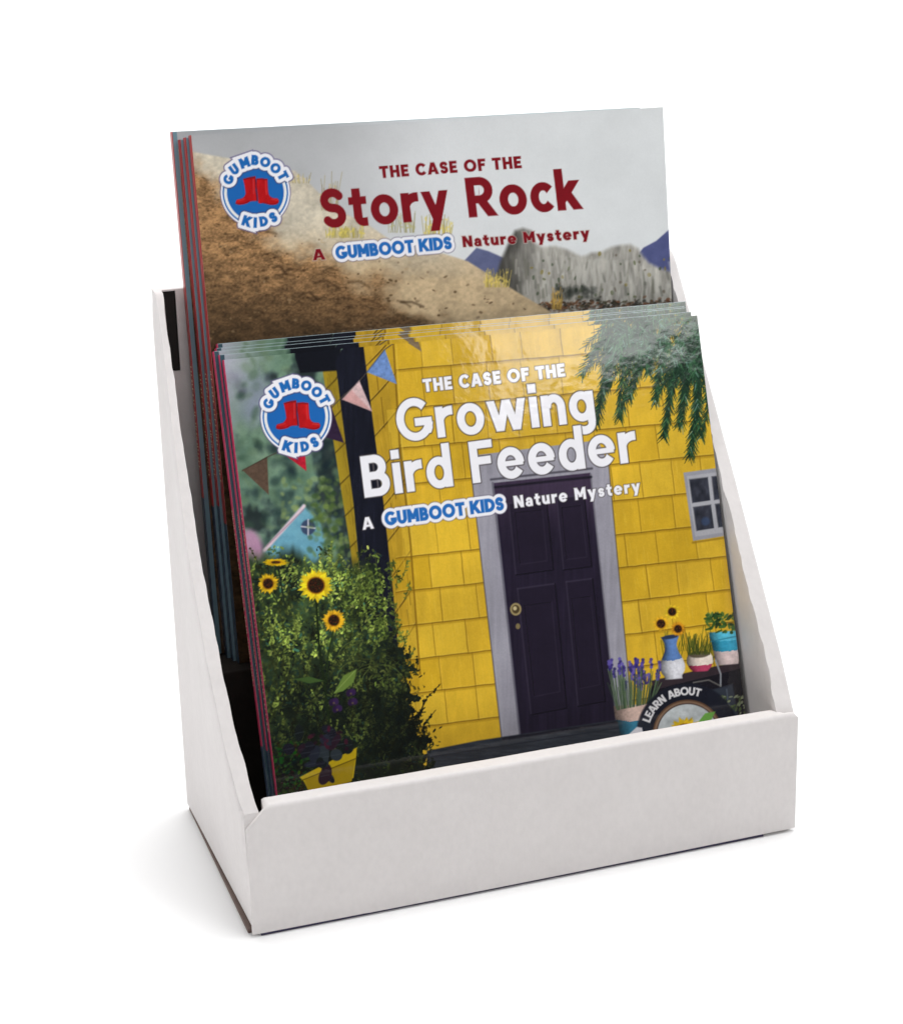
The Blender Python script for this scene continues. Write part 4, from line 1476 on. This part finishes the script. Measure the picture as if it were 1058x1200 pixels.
def cover_mesh(name, cv, gain=1.0, th=0.0004, hinge=None):
    """Printed cover: a fine sheet carrying its print per vertex, with the cut paper edge round it."""
    nx, ny = cv.nx, cv.ny
    U, V = np.meshgrid(cv.u, cv.v)
    idx = np.arange(ny * nx).reshape(ny, nx)
    ring = np.concatenate([idx[0, :-1], idx[:-1, -1], idx[-1, :0:-1], idx[:0:-1, 0]])
    nr, base = len(ring), ny * nx
    co = np.zeros((base + 2 * nr, 3), np.float32)
    co[:base, 0] = U.ravel()
    co[:base, 2] = V.ravel()
    # the sheet is never quite flat: it lifts at the free corner and bellies a little
    co[:base, 1] = (-0.0011 * (U / WB) ** 3 * (V / HB) ** 2 - 0.0003 * np.sin(np.pi * V / HB)).ravel()
    z1 = cv.v1
    q = np.stack([idx[:-1, :-1], idx[:-1, 1:], idx[1:, 1:], idx[1:, :-1]], -1).reshape(-1, 4)
    co[base:base + nr] = co[ring]
    co[base + nr:] = co[ring]
    co[base + nr:, 1] += th
    k = np.arange(nr)
    k2 = (k + 1) % nr
    q = np.concatenate([q, np.stack([base + k, base + nr + k, base + nr + k2, base + k2], -1)])
    me = bpy.data.meshes.new(name)
    me.vertices.add(len(co))
    me.vertices.foreach_set('co', co.ravel())
    me.loops.add(q.size)
    me.loops.foreach_set('vertex_index', q.ravel().astype(np.int32))
    me.polygons.add(len(q))
    me.polygons.foreach_set('loop_start', (np.arange(len(q)) * 4).astype(np.int32))
    me.update(calc_edges=True)
    at = me.color_attributes.new('print', 'FLOAT_COLOR', 'POINT')
    col = np.ones((len(co), 4), np.float32)
    col[:base, :3] = np.clip(srgb2lin(cv.img).reshape(-1, 3) * gain, 0.002, 0.88)
    col[base:, :3] = 0.62
    if hinge is not None:                                 # printed hinge strip beside the spine
        strip = (U.ravel() < 0.0019)
        col[:base][strip, :3] = hinge
        edge_glint = V.ravel() > z1 - 0.00015                     # cut paper edge along the top, its glint painted pale
        col[:base][edge_glint, :3] = (0.42, 0.52, 0.55)
    at.data.foreach_set('color', col.ravel())
    return me


def speckle_letters(seed, z0, z1, th, x):
    """Tiny run of spine lettering, read from top to bottom."""
    r = random.Random(seed)
    bm_ = bmesh.new()
    z = z1
    while z > z0:
        h = r.uniform(0.0012, 0.0020)
        k = r.randint(0, 3)
        y0, y1 = th * .22, th * .80
        segs = {0: [(y0, y1, 0, .3), (y0, y0 + .0003, 0, 1)], 1: [(y0, y1, .7, 1), (y0, y1, 0, .25)],
                2: [(y0, y1, .35, .65)], 3: [(y0, y0 + .0003, 0, 1), (y1 - .0003, y1, 0, 1), (y0, y1, .4, .6)]}[k]
        for i, (a, b, c, d) in enumerate(segs):
            xx = x - 0.00003 * (i + 1)
            vs4 = [bm_.verts.new(p) for p in ((xx, a, z - h * c), (xx, b, z - h * c), (xx, b, z - h * d), (xx, a, z - h * d))]
            bm_.faces.new(vs4)
        z -= h + r.uniform(0.0003, 0.0006) + (0.0012 if r.random() < .16 else 0)
    return bm_


TH_F, TH_R = 0.0030, 0.0041


def build_book(name, cover_me, spine_mat, split, lo, hi, seed, TH):
    """A thin picture book standing upright: origin at the foot of its spine, cover facing -y."""
    root = empty(name)
    obj('front_cover', cover_me, M_COVER, root)
    pb = box_bm(0.0006, WB - 0.0006, 0.00045, TH - 0.00045, 0.0006, HB - 0.0005)
    obj('page_block', pb, M_PAGES, root)
    obj('back_cover', box_bm(0.0, WB, TH - 0.0004, TH, 0.0, HB), M_TEAL, root)
    sp = obj('spine', box_bm(-0.00035, 0.0005, 0.0001, TH - 0.0001, split, HB), spine_mat, root)
    if split > 0.002:
        obj('spine_foot', box_bm(-0.00035, 0.0005, 0.0001, TH - 0.0001, 0, split - 0.00005), M_NAVY, root)
    obj('spine_lettering', speckle_letters(seed, lo, hi, TH, -0.00036), M_CREAM, sp)
    return root


def copy_tree(o, parent=None):
    c = o.copy()
    C.objects.link(c)
    if parent is not None:
        c.parent = parent
    for ch in o.children:
        copy_tree(ch, c)
    return c


FRONT = dict(x=0.0198, y=0.0165, z=0.0044, yaw=-0.0214, tilt=0.3135)
REAR = dict(x=0.0195, y=0.0852, z=0.0852, yaw=0.0015, tilt=0.1297)

cvf = Canvas(cover_to_pixels(FRONT['x'], FRONT['y'], FRONT['z'], FRONT['yaw'], FRONT['tilt']), 720, 756)
paint_house(cvf)
me_house = cover_mesh('house_cover', cvf, GAIN)
cvr = Canvas(cover_to_pixels(REAR['x'], REAR['y'], REAR['z'], REAR['yaw'], REAR['tilt']), 640, 672)
paint_rock(cvr)
me_rock = cover_mesh('rock_cover', cvr, GAIN)
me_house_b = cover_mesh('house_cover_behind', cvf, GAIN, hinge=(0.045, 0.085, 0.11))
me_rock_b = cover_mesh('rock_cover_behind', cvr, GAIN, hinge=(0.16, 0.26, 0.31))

house_book = build_book('picture_book', me_house, M_CRIMSON, 0.0, 0.070, 0.165, 5, TH_F)
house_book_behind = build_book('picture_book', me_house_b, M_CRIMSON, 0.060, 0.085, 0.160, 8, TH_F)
rock_book = build_book('picture_book', me_rock, M_RED, 0.062, 0.080, 0.128, 7, TH_R)
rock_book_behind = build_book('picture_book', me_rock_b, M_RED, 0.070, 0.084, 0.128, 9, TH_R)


def place(o, base, i, step, dx, dz, dyaw, label, group, roll=0.0):
    o.location = (base['x'] + dx, base['y'] + i * step, base['z'] + dz)
    o.rotation_euler = (-base['tilt'] - dyaw * 0.6, roll, base['yaw'] + dyaw)
    tag(o, label, 'book', group)


ords_f = ['yellow shingled house picture book with its whole cover showing, frontmost of the lower stack',
          'house picture book directly behind the frontmost cover, thin dark gap at its top left',
          'house picture book in the middle of the lower stack, only its top edge showing',
          'house picture book second from the back of the lower stack, between two top edges',
          'house picture book at the back of the lower stack, touching the rear stack']
spec_f = [(0, 0, 0, 0), (1.25, -0.0011, 0.0014, 0.0015), (2.1, -0.0024, 0.0024, -0.002), (3.25, -0.0008, 0.0029, 0.003), (4.1, 0.0006, 0.0040, -0.002)]
for k, (i, dx, dz, dyaw) in enumerate(spec_f):
    o = house_book if k == 0 else (house_book_behind if k == 1 else copy_tree(house_book_behind))
    place(o, FRONT, i, 0.00345, dx, dz, dyaw, ords_f[k], 'picture books in the lower front stack', (0, .002, -.001, .003, 0)[k])

ords_r = ['sandy hill picture book with dark red title, frontmost of the tall rear stack',
          'sandy hill picture book second in the rear stack, directly behind the front cover',
          'sandy hill picture book third in the rear stack, only its red spine showing',
          'sandy hill picture book at the very back of the rear stack, leftmost red spine']
spec_r = [(0, 0, 0, 0), (1, -0.0015, -0.0012, 0.001), (2, -0.0030, -0.0024, -0.001), (3, -0.0066, 0.0006, 0)]
for k, (i, dx, dz, dyaw) in enumerate(spec_r):
    o = rock_book if k == 0 else (rock_book_behind if k == 1 else copy_tree(rock_book_behind))
    place(o, REAR, i, 0.0045, dx, dz, dyaw, ords_r[k], 'picture books in the rear stack', (0, .001, .001, .007)[k])
